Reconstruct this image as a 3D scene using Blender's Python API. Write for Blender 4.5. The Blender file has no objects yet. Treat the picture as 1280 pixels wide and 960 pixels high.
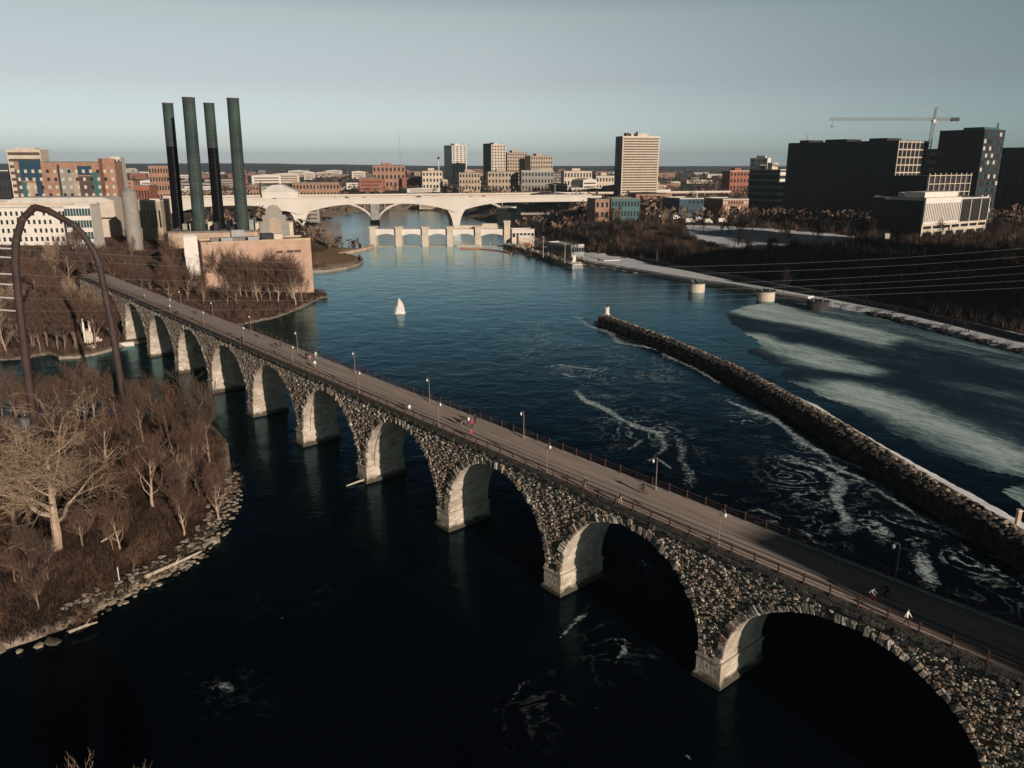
import bpy, bmesh, math, random
import numpy as np
from mathutils import Vector, Matrix
R = math.radians
rnd = random.Random(7)
scene = bpy.context.scene
COL = scene.collection

# ------------------------------------------------------------------ camera
F, H, HZ = 974.0, 61.0, 205.0
PITCH = math.atan((480 - HZ) / F)
CP, SP = math.cos(PITCH), math.sin(PITCH)
cd = bpy.data.cameras.new('camera'); cam = bpy.data.objects.new('camera', cd); COL.objects.link(cam)
cam.location = (0, 0, H); cam.rotation_euler = (math.pi / 2 - PITCH, 0, 0)
cd.sensor_width = 36; cd.lens = F / 1280 * 36; cd.clip_start = 0.5; cd.clip_end = 60000
scene.camera = cam

def at(px, py, z=0.0):
    x = (px - 640) / F; y = (480 - py) / F
    d = (x, CP + y * SP, -SP + y * CP); t = (z - H) / d[2]
    return (d[0] * t, d[1] * t)
def ray(px, py, Y):
    x = (px - 640) / F; y = (480 - py) / F
    d = (x, CP + y * SP, -SP + y * CP); t = Y / d[1]
    return (d[0] * t, Y, H + d[2] * t)
def proj(X, Y, Z):
    Z -= H; w = Y * CP - Z * SP; u = Y * SP + Z * CP
    return 640 + F * X / w, 480 - F * u / w

# ------------------------------------------------------------------ materials
def mat(name, col, rough=0.8, noise=0.0, nscale=1.0, bump=0.0, bscale=5.0, spec=0.3, metal=0.0, col2=None, detail=6):
    m = bpy.data.materials.new(name); m.use_nodes = True
    nt = m.node_tree; b = nt.nodes['Principled BSDF']
    b.inputs['Base Color'].default_value = (*col, 1); b.inputs['Roughness'].default_value = rough
    b.inputs['Specular IOR Level'].default_value = spec; b.inputs['Metallic'].default_value = metal
    if noise > 0 or bump > 0:
        tc = nt.nodes.new('ShaderNodeTexCoord')
    if noise > 0:
        n = nt.nodes.new('ShaderNodeTexNoise'); n.inputs['Scale'].default_value = nscale; n.inputs['Detail'].default_value = detail
        n.inputs['Roughness'].default_value = 0.65
        nt.links.new(tc.outputs['Object'], n.inputs['Vector'])
        mr = nt.nodes.new('ShaderNodeMapRange'); mr.inputs['From Min'].default_value = 0.32; mr.inputs['From Max'].default_value = 0.68
        nt.links.new(n.outputs['Fac'], mr.inputs['Value'])
        mx = nt.nodes.new('ShaderNodeMix'); mx.data_type = 'RGBA'
        c2 = col2 or tuple(c * (1 - noise) for c in col)
        mx.inputs['A'].default_value = (*c2, 1); mx.inputs['B'].default_value = (*[min(1, c * (1 + noise * 0.35)) for c in col], 1)
        nt.links.new(mr.outputs['Result'], mx.inputs['Factor']); nt.links.new(mx.outputs['Result'], b.inputs['Base Color'])
    if bump > 0:
        n2 = nt.nodes.new('ShaderNodeTexNoise'); n2.inputs['Scale'].default_value = bscale; n2.inputs['Detail'].default_value = 4
        nt.links.new(tc.outputs['Object'], n2.inputs['Vector'])
        bp = nt.nodes.new('ShaderNodeBump'); bp.inputs['Strength'].default_value = bump; bp.inputs['Distance'].default_value = 0.3
        nt.links.new(n2.outputs['Fac'], bp.inputs['Height']); nt.links.new(bp.outputs['Normal'], b.inputs['Normal'])
    return m
M = {}
M['limestone'] = mat('limestone', (.60, .54, .46), .85, .45, .35, .35, 2.5, col2=(.36, .30, .24))
def masonry(m, bw=1.25, bh=.55, wl=1.1):
    nt = m.node_tree; b = nt.nodes['Principled BSDF']; src = b.inputs['Base Color'].links[0].from_socket
    tc = nt.nodes.new('ShaderNodeTexCoord'); sp = nt.nodes.new('ShaderNodeSeparateXYZ'); nt.links.new(tc.outputs['Object'], sp.inputs[0])
    ad = nt.nodes.new('ShaderNodeMath'); nt.links.new(sp.outputs['X'], ad.inputs[0]); nt.links.new(sp.outputs['Y'], ad.inputs[1])
    cb = nt.nodes.new('ShaderNodeCombineXYZ'); nt.links.new(ad.outputs[0], cb.inputs['X']); nt.links.new(sp.outputs['Z'], cb.inputs['Y'])
    br = nt.nodes.new('ShaderNodeTexBrick'); br.inputs['Scale'].default_value = 1; br.inputs['Brick Width'].default_value = bw; br.inputs['Row Height'].default_value = bh; br.inputs['Mortar Size'].default_value = .02
    br.inputs['Color1'].default_value = (1, 1, 1, 1); br.inputs['Color2'].default_value = (.74, .72, .69, 1); br.inputs['Mortar'].default_value = (.42, .38, .33, 1); nt.links.new(cb.outputs[0], br.inputs['Vector'])
    mx = nt.nodes.new('ShaderNodeMix'); mx.data_type = 'RGBA'; mx.blend_type = 'MULTIPLY'; mx.inputs['Factor'].default_value = 1; nt.links.new(src, mx.inputs['A']); nt.links.new(br.outputs['Color'], mx.inputs['B'])
    n = nt.nodes.new('ShaderNodeTexNoise'); n.inputs['Scale'].default_value = .8; n.inputs['Detail'].default_value = 6; nt.links.new(tc.outputs['Object'], n.inputs['Vector'])
    a2 = nt.nodes.new('ShaderNodeMath'); a2.operation = 'MULTIPLY_ADD'; a2.inputs[1].default_value = -1.6; nt.links.new(n.outputs['Fac'], a2.inputs[0]); nt.links.new(sp.outputs['Z'], a2.inputs[2])
    mr = nt.nodes.new('ShaderNodeMapRange'); mr.inputs['From Min'].default_value = wl - 1.3; mr.inputs['From Max'].default_value = wl - .7; nt.links.new(a2.outputs[0], mr.inputs['Value'])
    m2 = nt.nodes.new('ShaderNodeMix'); m2.data_type = 'RGBA'; m2.inputs['A'].default_value = (.07, .065, .045, 1); nt.links.new(mx.outputs['Result'], m2.inputs['B']); nt.links.new(mr.outputs['Result'], m2.inputs['Factor'])
    nt.links.new(m2.outputs['Result'], b.inputs['Base Color'])
masonry(M['limestone'])
M['stoneA'] = mat('stone_tan', (.44, .36, .28), .9, .5, 1.2, .7, 5)
M['stoneB'] = mat('stone_brown', (.25, .175, .13), .9, .5, 1.2, .7, 5)
M['stoneC'] = mat('stone_grey', (.25, .235, .21), .9, .5, 1.0, .7, 5)
M['stoneD'] = mat('stone_pale', (.62, .56, .48), .9, .4, 1.0, .7, 5)
M['mortar'] = mat('mortar_wall', (.035, .03, .025), .95, .5, .8)
M['cornice'] = mat('cornice_stone', (.11, .10, .09), .9, .6, 1.5, .5, 4)
M['asphalt'] = mat('deck_asphalt', (.44, .365, .315), .9, .35, .25, .1, 8)
M['asphalt_dark'] = mat('deck_lane_dark', (.19, .16, .14), .9, .4, .3)
M['kerb'] = mat('kerb_concrete', (.5, .47, .42), .85, .4, .6)
M['rail'] = mat('rust_rail', (.10, .05, .042), .6, .3, 2)
M['lamp_post'] = mat('lamp_post_paint', (.22, .17, .15), .5)
M['globe'] = mat('globe_glass', (.75, .75, .72), .2, spec=.5)
M['pylon'] = mat('pylon_steel', (.055, .035, .03), .55, .4, .3, spec=.4)
M['wire'] = mat('wire_metal', (.24, .23, .22), .4, spec=.5)
M['insul'] = mat('insulator', (.5, .5, .5), .4)
M['concrete'] = mat('concrete', (.64, .60, .54), .85, .12, .06, col2=(.57, .53, .47))
M['concrete_dark'] = mat('concrete_dark', (.3, .29, .27), .9, .4, .15)
M['concrete_warm'] = mat('concrete_warm', (.50, .38, .28), .85, .35, .2)
M['white'] = mat('white_paint', (.72, .68, .62), .8, .15, .1)
M['white_roof'] = mat('white_roof', (.62, .59, .54), .85, .25, .1)
M['brick'] = mat('brick_peach', (.47, .325, .245), .9, .25, .12, .2, 6, col2=(.37, .245, .18))
M['brick_red'] = mat('brick_red', (.34, .13, .08), .9, .3, .2)
M['brick_orange'] = mat('brick_orange', (.36, .21, .145), .9, .3, .2)
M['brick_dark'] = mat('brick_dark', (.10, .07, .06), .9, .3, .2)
M['tan'] = mat('tan_wall', (.45, .36, .27), .9, .3, .15)
M['cream'] = mat('cream_wall', (.6, .52, .42), .9, .2, .15)
M['darkwall'] = mat('dark_wall_shade', (.035, .035, .04), .7, .3, .1)  # dark walls; also carries painted shade on sunless building faces
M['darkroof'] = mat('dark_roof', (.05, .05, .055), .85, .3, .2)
M['grayroof'] = mat('gravel_roof', (.22, .20, .18), .95, .4, .3)
M['glass'] = mat('window_glass', (.02, .025, .03), .15, spec=.5)
M['glass_teal'] = mat('teal_glass', (.03, .075, .08), .25, spec=.5)
M['glass_pale'] = mat('pale_blind', (.5, .48, .42), .5)
M['navy'] = mat('navy_panel', (.018, .05, .085), .6)
M['tealpanel'] = mat('teal_panel', (.045, .12, .115), .6)
M['stack_green'] = mat('stack_green', (.042, .066, .06), .8, .5, .12, col2=(.018, .028, .026))
M['stack_black'] = mat('stack_black', (.004, .004, .005), .95, spec=.1)
M['steel'] = mat('galvanised_steel', (.3, .32, .32), .5, .2, 1)
M['graystone'] = mat('gray_stone', (.30, .28, .25), .9, .2, .4)
M['bark'] = mat('bark', (.28, .20, .145), .95, .4, .9, .5, 6)
M['bark_pale'] = mat('bark_pale', (.46, .35, .26), .95, .4, .9, .5, 6)
M['twig'] = mat('twigs', (.115, .078, .058), .95, .3, .2)
M['twig_pale'] = mat('twigs_pale', (.34, .25, .17), .95, .35, .3)
M['twig_red'] = mat('twigs_red', (.15, .088, .06), .95, .4, .15)
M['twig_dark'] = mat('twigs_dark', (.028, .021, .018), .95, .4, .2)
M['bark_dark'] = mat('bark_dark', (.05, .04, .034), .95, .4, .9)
M['evergreen'] = mat('evergreen', (.03, .045, .03), .95, .4, .5)
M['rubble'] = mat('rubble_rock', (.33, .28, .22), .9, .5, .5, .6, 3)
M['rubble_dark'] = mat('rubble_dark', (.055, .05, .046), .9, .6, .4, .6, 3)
M['driftwood'] = mat('driftwood', (.5, .43, .34), .9, .3, 1)
M['snow'] = mat('snow', (.78, .80, .82), .7, .2, .2)
M['red'] = mat('red_paint', (.35, .05, .04), .5)
M['orange'] = mat('orange_paint', (.5, .18, .08), .6)
M['skin'] = mat('skin', (.45, .28, .2), .7)
for n, c in dict(c_black=(.02, .02, .025), c_white=(.75, .74, .72), c_red=(.45, .04, .06), c_grey=(.2, .2, .21), c_navy=(.03, .05, .12), c_blue=(.08, .15, .3), c_tan=(.3, .22, .15), c_pink=(.6, .2, .25), c_cream=(.55, .5, .42)).items():
    M[n] = mat('cloth' + n[1:], c, .9)

nt_ = M['asphalt'].node_tree
for n_ in nt_.nodes:
    if n_.type == 'TEX_NOISE' and n_.inputs['Scale'].default_value < 1:
        mp_ = nt_.nodes.new('ShaderNodeMapping'); mp_.inputs['Scale'].default_value = (.22, 6.5, 1)
        l_ = n_.inputs['Vector'].links[0].from_socket; nt_.links.new(l_, mp_.inputs[0]); nt_.links.new(mp_.outputs[0], n_.inputs['Vector']); n_.inputs['Detail'].default_value = 9
# ------------------------------------------------------------------ mesh helpers
class MB:
    def __init__(s): s.v = []; s.f = []; s.m = []
    def quad(s, a, b, c, d, mi=0):
        n = len(s.v); s.v += [a, b, c, d]; s.f.append((n, n + 1, n + 2, n + 3)); s.m.append(mi)
    def box(s, x0, y0, z0, x1, y1, z1, mi=0):
        n = len(s.v)
        s.v += [(x0, y0, z0), (x1, y0, z0), (x1, y1, z0), (x0, y1, z0), (x0, y0, z1), (x1, y0, z1), (x1, y1, z1), (x0, y1, z1)]
        for f in ((0, 3, 2, 1), (4, 5, 6, 7), (0, 1, 5, 4), (1, 2, 6, 5), (2, 3, 7, 6), (3, 0, 4, 7)):
            s.f.append(tuple(n + i for i in f)); s.m.append(mi)
    def prism(s, pts, z0, z1, mi=0, top=None):
        n = len(s.v); k = len(pts); top = top or pts
        s.v += [(p[0], p[1], z0) for p in pts] + [(p[0], p[1], z1) for p in top]
        s.f.append(tuple(n + i for i in reversed(range(k)))); s.m.append(mi)
        s.f.append(tuple(n + k + i for i in range(k))); s.m.append(mi)
        for i in range(k):
            j = (i + 1) % k; s.f.append((n + i, n + j, n + k + j, n + k + i)); s.m.append(mi)
    def extr(s, pts, y0, y1, mi=0):          # polygon in xz extruded along y
        n = len(s.v); k = len(pts)
        s.v += [(p[0], y0, p[1]) for p in pts] + [(p[0], y1, p[1]) for p in pts]
        s.f.append(tuple(n + i for i in range(k))); s.m.append(mi)
        s.f.append(tuple(n + k + i for i in reversed(range(k)))); s.m.append(mi)
        for i in range(k):
            j = (i + 1) % k; s.f.append((n + j, n + i, n + k + i, n + k + j)); s.m.append(mi)
    def tube(s, pts, rad, sides=6, mi=0, cap=True):
        k = len(pts); n0 = len(s.v)
        up = Vector((0, 0, 1))
        prev = None
        for i, p in enumerate(pts):
            p = Vector(p)
            a = Vector(pts[max(0, i - 1)]); b = Vector(pts[min(k - 1, i + 1)])
            d = (b - a)
            if d.length < 1e-6: d = Vector((0, 0, 1))
            d.normalize()
            if prev is None:
                r_ = d.cross(up if abs(d.z) < .95 else Vector((1, 0, 0))); r_.normalize()
            else:
                r_ = prev - d * prev.dot(d)
                if r_.length < 1e-6: r_ = d.orthogonal()
                r_.normalize()
            prev = r_; t_ = d.cross(r_)
            rr = rad[i] if isinstance(rad, (list, tuple)) else rad
            for j in range(sides):
                a_ = 2 * math.pi * j / sides
                q = p + r_ * (math.cos(a_) * rr) + t_ * (math.sin(a_) * rr)
                s.v.append((q.x, q.y, q.z))
        for i in range(k - 1):
            for j in range(sides):
                j2 = (j + 1) % sides; a = n0 + i * sides
                s.f.append((a + j, a + j2, a + sides + j2, a + sides + j)); s.m.append(mi)
        if cap and sides > 2:
            s.f.append(tuple(n0 + j for j in reversed(range(sides)))); s.m.append(mi)
            s.f.append(tuple(n0 + (k - 1) * sides + j for j in range(sides))); s.m.append(mi)
    def rock(s, c, r, mi=0, rg=rnd, flat=.7):
        n = len(s.v)
        base = [(0, 0, 1), (0, 0, -1)] + [(math.cos(a), math.sin(a), z) for z, o in ((.5, 0), (-.4, .5)) for a in [2 * math.pi * (i + o) / 5 for i in range(5)]]
        yaw = rg.random() * 6.28; cy, sy = math.cos(yaw), math.sin(yaw); sx = rg.uniform(.8, 1.4); sz = flat * rg.uniform(.7, 1.2)
        for b in base:
            k = r * rg.uniform(.75, 1.2); x, y, z = b[0] * k * sx, b[1] * k, b[2] * k * sz
            s.v.append((c[0] + x * cy - y * sy, c[1] + x * sy + y * cy, c[2] + z))
        for i in range(5):
            j = (i + 1) % 5
            for f in ((0, 2 + i, 2 + j), (2 + i, 7 + i, 2 + j), (2 + j, 7 + i, 7 + j), (1, 7 + j, 7 + i)):
                s.f.append(tuple(n + q for q in f)); s.m.append(mi)
    def mesh(s, name, mats, smooth=False):
        me = bpy.data.meshes.new(name); me.from_pydata(s.v, [], s.f)
        for m in (mats if isinstance(mats, (list, tuple)) else [mats]): me.materials.append(m)
        me.polygons.foreach_set('material_index', s.m)
        if smooth: me.polygons.foreach_set('use_smooth', [True] * len(s.f))
        me.update(); return me
    def build(s, name, mats, parent=None, loc=None, rot=None, smooth=False):
        return place(s.mesh(name, mats, smooth), name, parent, loc, rot)
def place(me, name, parent=None, loc=None, rot=None, scale=None):
    o = bpy.data.objects.new(name, me); COL.objects.link(o)
    if loc is not None: o.location = loc
    if rot is not None: o.rotation_euler = (0, 0, rot) if not isinstance(rot, tuple) else rot
    if scale is not None: o.scale = scale
    if parent is not None: o.parent = parent
    return o
def tag(o, label, cat=None, group=None, kind=None):
    if label: o['label'] = label
    if cat: o['category'] = cat
    if group: o['group'] = group
    if kind: o['kind'] = kind
    return o
def thing(name, label, cat, loc=(0, 0, 0), rot=0, group=None):
    o = bpy.data.objects.new(name, None); COL.objects.link(o); o.location = loc; o.rotation_euler = (0, 0, rot)
    o.empty_display_size = 1
    return tag(o, label, cat, group)
def copy_thing(root, loc, rot, label, group=None, scale=None):
    r = root.copy(); COL.objects.link(r); r.location = loc; r.rotation_euler = (0, 0, rot)
    if scale: r.scale = scale if isinstance(scale, tuple) else (scale,) * 3
    r['label'] = label
    if group: r['group'] = group
    for ch in list(root.children):
        c = ch.copy(); COL.objects.link(c); c.parent = r
        for g in list(ch.children):
            d = g.copy(); COL.objects.link(d); d.parent = c
    return r
ORD = ['first', 'second', 'third', 'fourth', 'fifth', 'sixth', 'seventh', 'eighth', 'ninth', 'tenth', 'eleventh', 'twelfth', 'thirteenth', 'fourteenth', 'fifteenth', 'sixteenth', 'seventeenth', 'eighteenth', 'nineteenth', 'twentieth']

# ------------------------------------------------------------------ world and sun
SKY = (.66, .86, .98, .28, .085, .035); TINT = (.90, 1.0, 1.0, 1)
SUN_AZ, SUN_EL = R(-57), R(15)           # math azimuth of the direction towards the sun
w = bpy.data.worlds.new('World'); scene.world = w; w.use_nodes = True
nt = w.node_tree; bg = nt.nodes['Background']
sky = nt.nodes.new('ShaderNodeTexSky'); sky.sky_type = 'NISHITA'; sky.sun_disc = False
sky.sun_elevation = SUN_EL; sky.sun_rotation = math.pi / 2 - SUN_AZ
sky.air_density = 1.0; sky.dust_density = 0.4; sky.ozone_density = 1.5; sky.altitude = 200
hsv = nt.nodes.new('ShaderNodeHueSaturation'); hsv.inputs['Saturation'].default_value = 0.32
nt.links.new(sky.outputs[0], hsv.inputs['Color'])
tcw = nt.nodes.new('ShaderNodeTexCoord'); spw = nt.nodes.new('ShaderNodeSeparateXYZ'); nt.links.new(tcw.outputs['Generated'], spw.inputs[0])
rw = nt.nodes.new('ShaderNodeValToRGB'); e = rw.color_ramp.elements                       # clear winter sky: bright low band, deep zenith
e[0].position = 0.0; e[0].color = (.98, 1.0, 1.1, 1); e[1].position = .62; e[1].color = (.012, .018, .03, 1)
for p_, v_ in ((.022, (.86, .87, .93)), (.096, (.79, .72, .75)), (.165, (.74, .71, .68)), (.20, (.50, .53, .58)), (.27, (.12, .17, .25)), (.42, (.03, .045, .078))):
    q = e.new(p_); q.color = (*v_, 1)
nt.links.new(spw.outputs['Z'], rw.inputs[0])
mw = nt.nodes.new('ShaderNodeMix'); mw.data_type = 'RGBA'; mw.blend_type = 'MULTIPLY'; mw.inputs['Factor'].default_value = 1
nt.links.new(hsv.outputs[0], mw.inputs['A']); nt.links.new(rw.outputs[0], mw.inputs['B'])
tw = nt.nodes.new('ShaderNodeMix'); tw.data_type = 'RGBA'; tw.blend_type = 'MULTIPLY'; tw.inputs['Factor'].default_value = 1; tw.inputs['B'].default_value = TINT
nt.links.new(mw.outputs['Result'], tw.inputs['A'])
dv = nt.nodes.new('ShaderNodeVectorMath'); dv.operation = 'DOT_PRODUCT'; dv.inputs[1].default_value = (math.cos(SUN_AZ), math.sin(SUN_AZ), 0); nt.links.new(tcw.outputs['Generated'], dv.inputs[0])
my = nt.nodes.new('ShaderNodeMapRange'); my.inputs['From Min'].default_value = .25; my.inputs['From Max'].default_value = -.85; my.inputs['To Min'].default_value = .12; my.inputs['To Max'].default_value = 1
nt.links.new(dv.outputs['Value'], my.inputs['Value'])
ty = nt.nodes.new('ShaderNodeMix'); ty.data_type = 'RGBA'; ty.blend_type = 'MULTIPLY'; ty.inputs['Factor'].default_value = 1
cbw = nt.nodes.new('ShaderNodeCombineXYZ')
for k_, e_ in ((0, 1.1), (1, .72), (2, .66)):
    pw_ = nt.nodes.new('ShaderNodeMath'); pw_.operation = 'POWER'; pw_.inputs[1].default_value = e_; nt.links.new(my.outputs['Result'], pw_.inputs[0]); nt.links.new(pw_.outputs[0], cbw.inputs[k_])
nt.links.new(tw.outputs['Result'], ty.inputs['A']); nt.links.new(cbw.outputs[0], ty.inputs['B'])
nt.links.new(ty.outputs['Result'], bg.inputs['Color']); bg.inputs['Strength'].default_value = 0.12
sd = bpy.data.lights.new('sun', 'SUN'); sun = bpy.data.objects.new('sun', sd); COL.objects.link(sun)
sd.energy = 5.0; sd.angle = R(.5); sd.color = (1.0, .84, .70)
sdir = Vector((math.cos(SUN_AZ) * math.cos(SUN_EL), math.sin(SUN_AZ) * math.cos(SUN_EL), math.sin(SUN_EL)))
sun.rotation_euler = sdir.to_track_quat('Z', 'Y').to_euler(); sun.location = (100, -100, 200)
scene.view_settings.view_transform = 'Standard'; scene.view_settings.look = 'None'
scene.view_settings.exposure = 0.0; scene.view_settings.gamma = 1

# ------------------------------------------------------------------ layout polygons (world metres)
LEFT_SHORE = [(-420, 215), (-300, 235), at(0, 452), at(35, 449), at(62, 443), at(75, 449), at(110, 444), at(137, 438), at(168, 431), at(302, 407), at(349, 397), at(379, 385), at(403, 373), at(414, 375), at(410, 367), at(392, 361), at(389, 338), at(430, 334), at(452, 328), at(447, 320), at(425, 316), at(465, 309)]
DAML, DAMR = at(467, 308), at(632, 308)
RIGHT_SHORE = [DAMR, at(634, 313), at(722, 337), at(730, 331), at(800, 342), at(870, 354), at(905, 360), at(960, 370), at(1012, 378), at(1100, 396), at(1280, 443), (183, 232), (166, 192), (138, 142), (108, 95), (90, 50), (82, 0), (95, -160)]
RIVER = [(-420, -160)] + LEFT_SHORE + RIGHT_SHORE
LOWER = [(-4, 608), (-107, 608), at(400, 302, -8), at(388, 288, -8), at(405, 276, -8), at(440, 266, -8), at(470, 262, -8), at(522, 262, -8), at(560, 268, -8), at(620, 280, -8), at(668, 293, -8), at(640, 303, -8)]
ISLAND = [(-260, 215), (-170, 198), at(0, 524), at(62, 520), at(130, 522), at(200, 520), at(268, 528), at(290, 552), at(297, 610), at(272, 678), at(232, 712), at(165, 748), at(92, 786), at(40, 806), at(0, 822), (-62, 78), (-100, 70), (-260, 90)]
ISLET = [(-70, 58), (-48, 60), (-22, 52), (-12, 38), (-30, 22), (-80, 20)]

def sdf(P, poly):
    """signed distance: negative inside"""
    px, py = P[:, 0], P[:, 1]; n = len(poly); d = np.full(len(px), 1e18); ins = np.zeros(len(px), bool)
    for i in range(n):
        ax, ay = poly[i]; bx, by = poly[(i + 1) % n]
        ex, ey = bx - ax, by - ay; wx, wy = px - ax, py - ay
        t = np.clip((wx * ex + wy * ey) / (ex * ex + ey * ey + 1e-9), 0, 1)
        dx, dy = wx - ex * t, wy - ey * t; d = np.minimum(d, dx * dx + dy * dy)
        c = ((ay > py) != (by > py)) & (px < (bx - ax) * (py - ay) / ((by - ay) if by != ay else 1e-9) + ax)
        ins ^= c
    d = np.sqrt(d); return np.where(ins, -d, d)

_rs = np.random.RandomState(3); _ph = _rs.rand(40, 3) * 6.28
def fbm(x, y, s=1.0, o=0):
    v = 0; a = 1
    for i in range(5):
        p = _ph[(i + o) % 40]; f = 2 ** i / s
        v = v + a * (np.sin(x * f + p[0] + 1.7 * np.sin(y * f * .7 + p[1])) * np.cos(y * f * 1.1 + p[2] + 1.3 * np.sin(x * f * .6 + p[0]))); a *= .5
    return v / 2

def smooth(a, b, x):
    t = np.clip((x - a) / (b - a), 0, 1); return t * t * (3 - 2 * t)
BLUFF = [at(600, 292, 0), at(700, 300, 0), at(800, 313, 0), at(900, 332, 0), at(1000, 352, 0), at(1100, 372, 0), at(1280, 412, 0)]
def ground_z(x, y):
    x = np.asarray(x, float); y = np.asarray(y, float); P = np.stack([x.ravel(), y.ravel()], 1)
    dr = sdf(P, RIVER).reshape(x.shape); dl = sdf(P, LOWER).reshape(x.shape)
    isl = np.minimum(sdf(P, ISLAND), sdf(P, ISLET)).reshape(x.shape)
    right = smooth(-40, 10, x - (-60 + 0.0 * y))           # which bank
    n = fbm(x, y, 14, 2)
    # left bank: low shelf rising to 13 m; right bank: low lock wall terrace and bluff
    zl = 1.2 + smooth(3, 90, dr) * 10 + smooth(60, 260, dr) * 5 + n * .8 * smooth(2, 20, dr)
    zr = 1.6 + smooth(30, 85, dr) * 17 + n * .7 * smooth(30, 50, dr)
    far = smooth(560, 640, y)
    z = zl * (1 - right) + zr * right
    z_far = -7 + smooth(2, 70, dl) * 23 + n * 1.0 * smooth(2, 20, dl)
    z = np.where(dr > 0, z * (1 - far) + np.minimum(z_far, z + 30) * far, z)
    z = np.where((y > 590) & (dl < 60) & (dr > 0), np.minimum(z, z_far), z)
    # shore ramp
    z = np.where(dr > 0, np.minimum(z, -0.5 + dr * .9 + 0.3 * n), z)
    z = np.where(dr <= 0, np.maximum(-4, dr * .6 - .5), z)
    zi = np.minimum(1.0 + smooth(2, 14, -isl) * 2.0 + n * .5, -0.6 + (-isl) * .7)
    z = np.where(isl < 0, np.maximum(z, zi), z)
    z = np.where(dl < 0, -12, z)
    # far country: gentle rolling, low ridge on the horizon
    z = z + smooth(1500, 5000, y) * (fbm(x, y, 700, 5) * 10) + smooth(4200, 7500, y) * (18 + 26 * smooth(-200, -3500, x) + fbm(x, y, 900, 9) * 12)
    return z
def gz(x, y): return float(ground_z(np.array([x]), np.array([y]))[0])
def ground_hit(px, py):
    """first point of the terrain seen through a pixel (iterated)"""
    z = 10.0
    for _ in range(12):
        X, Y = at(px, py, z); z = .5 * z + .5 * gz(X, Y)
    return X, Y, gz(X, Y)

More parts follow.
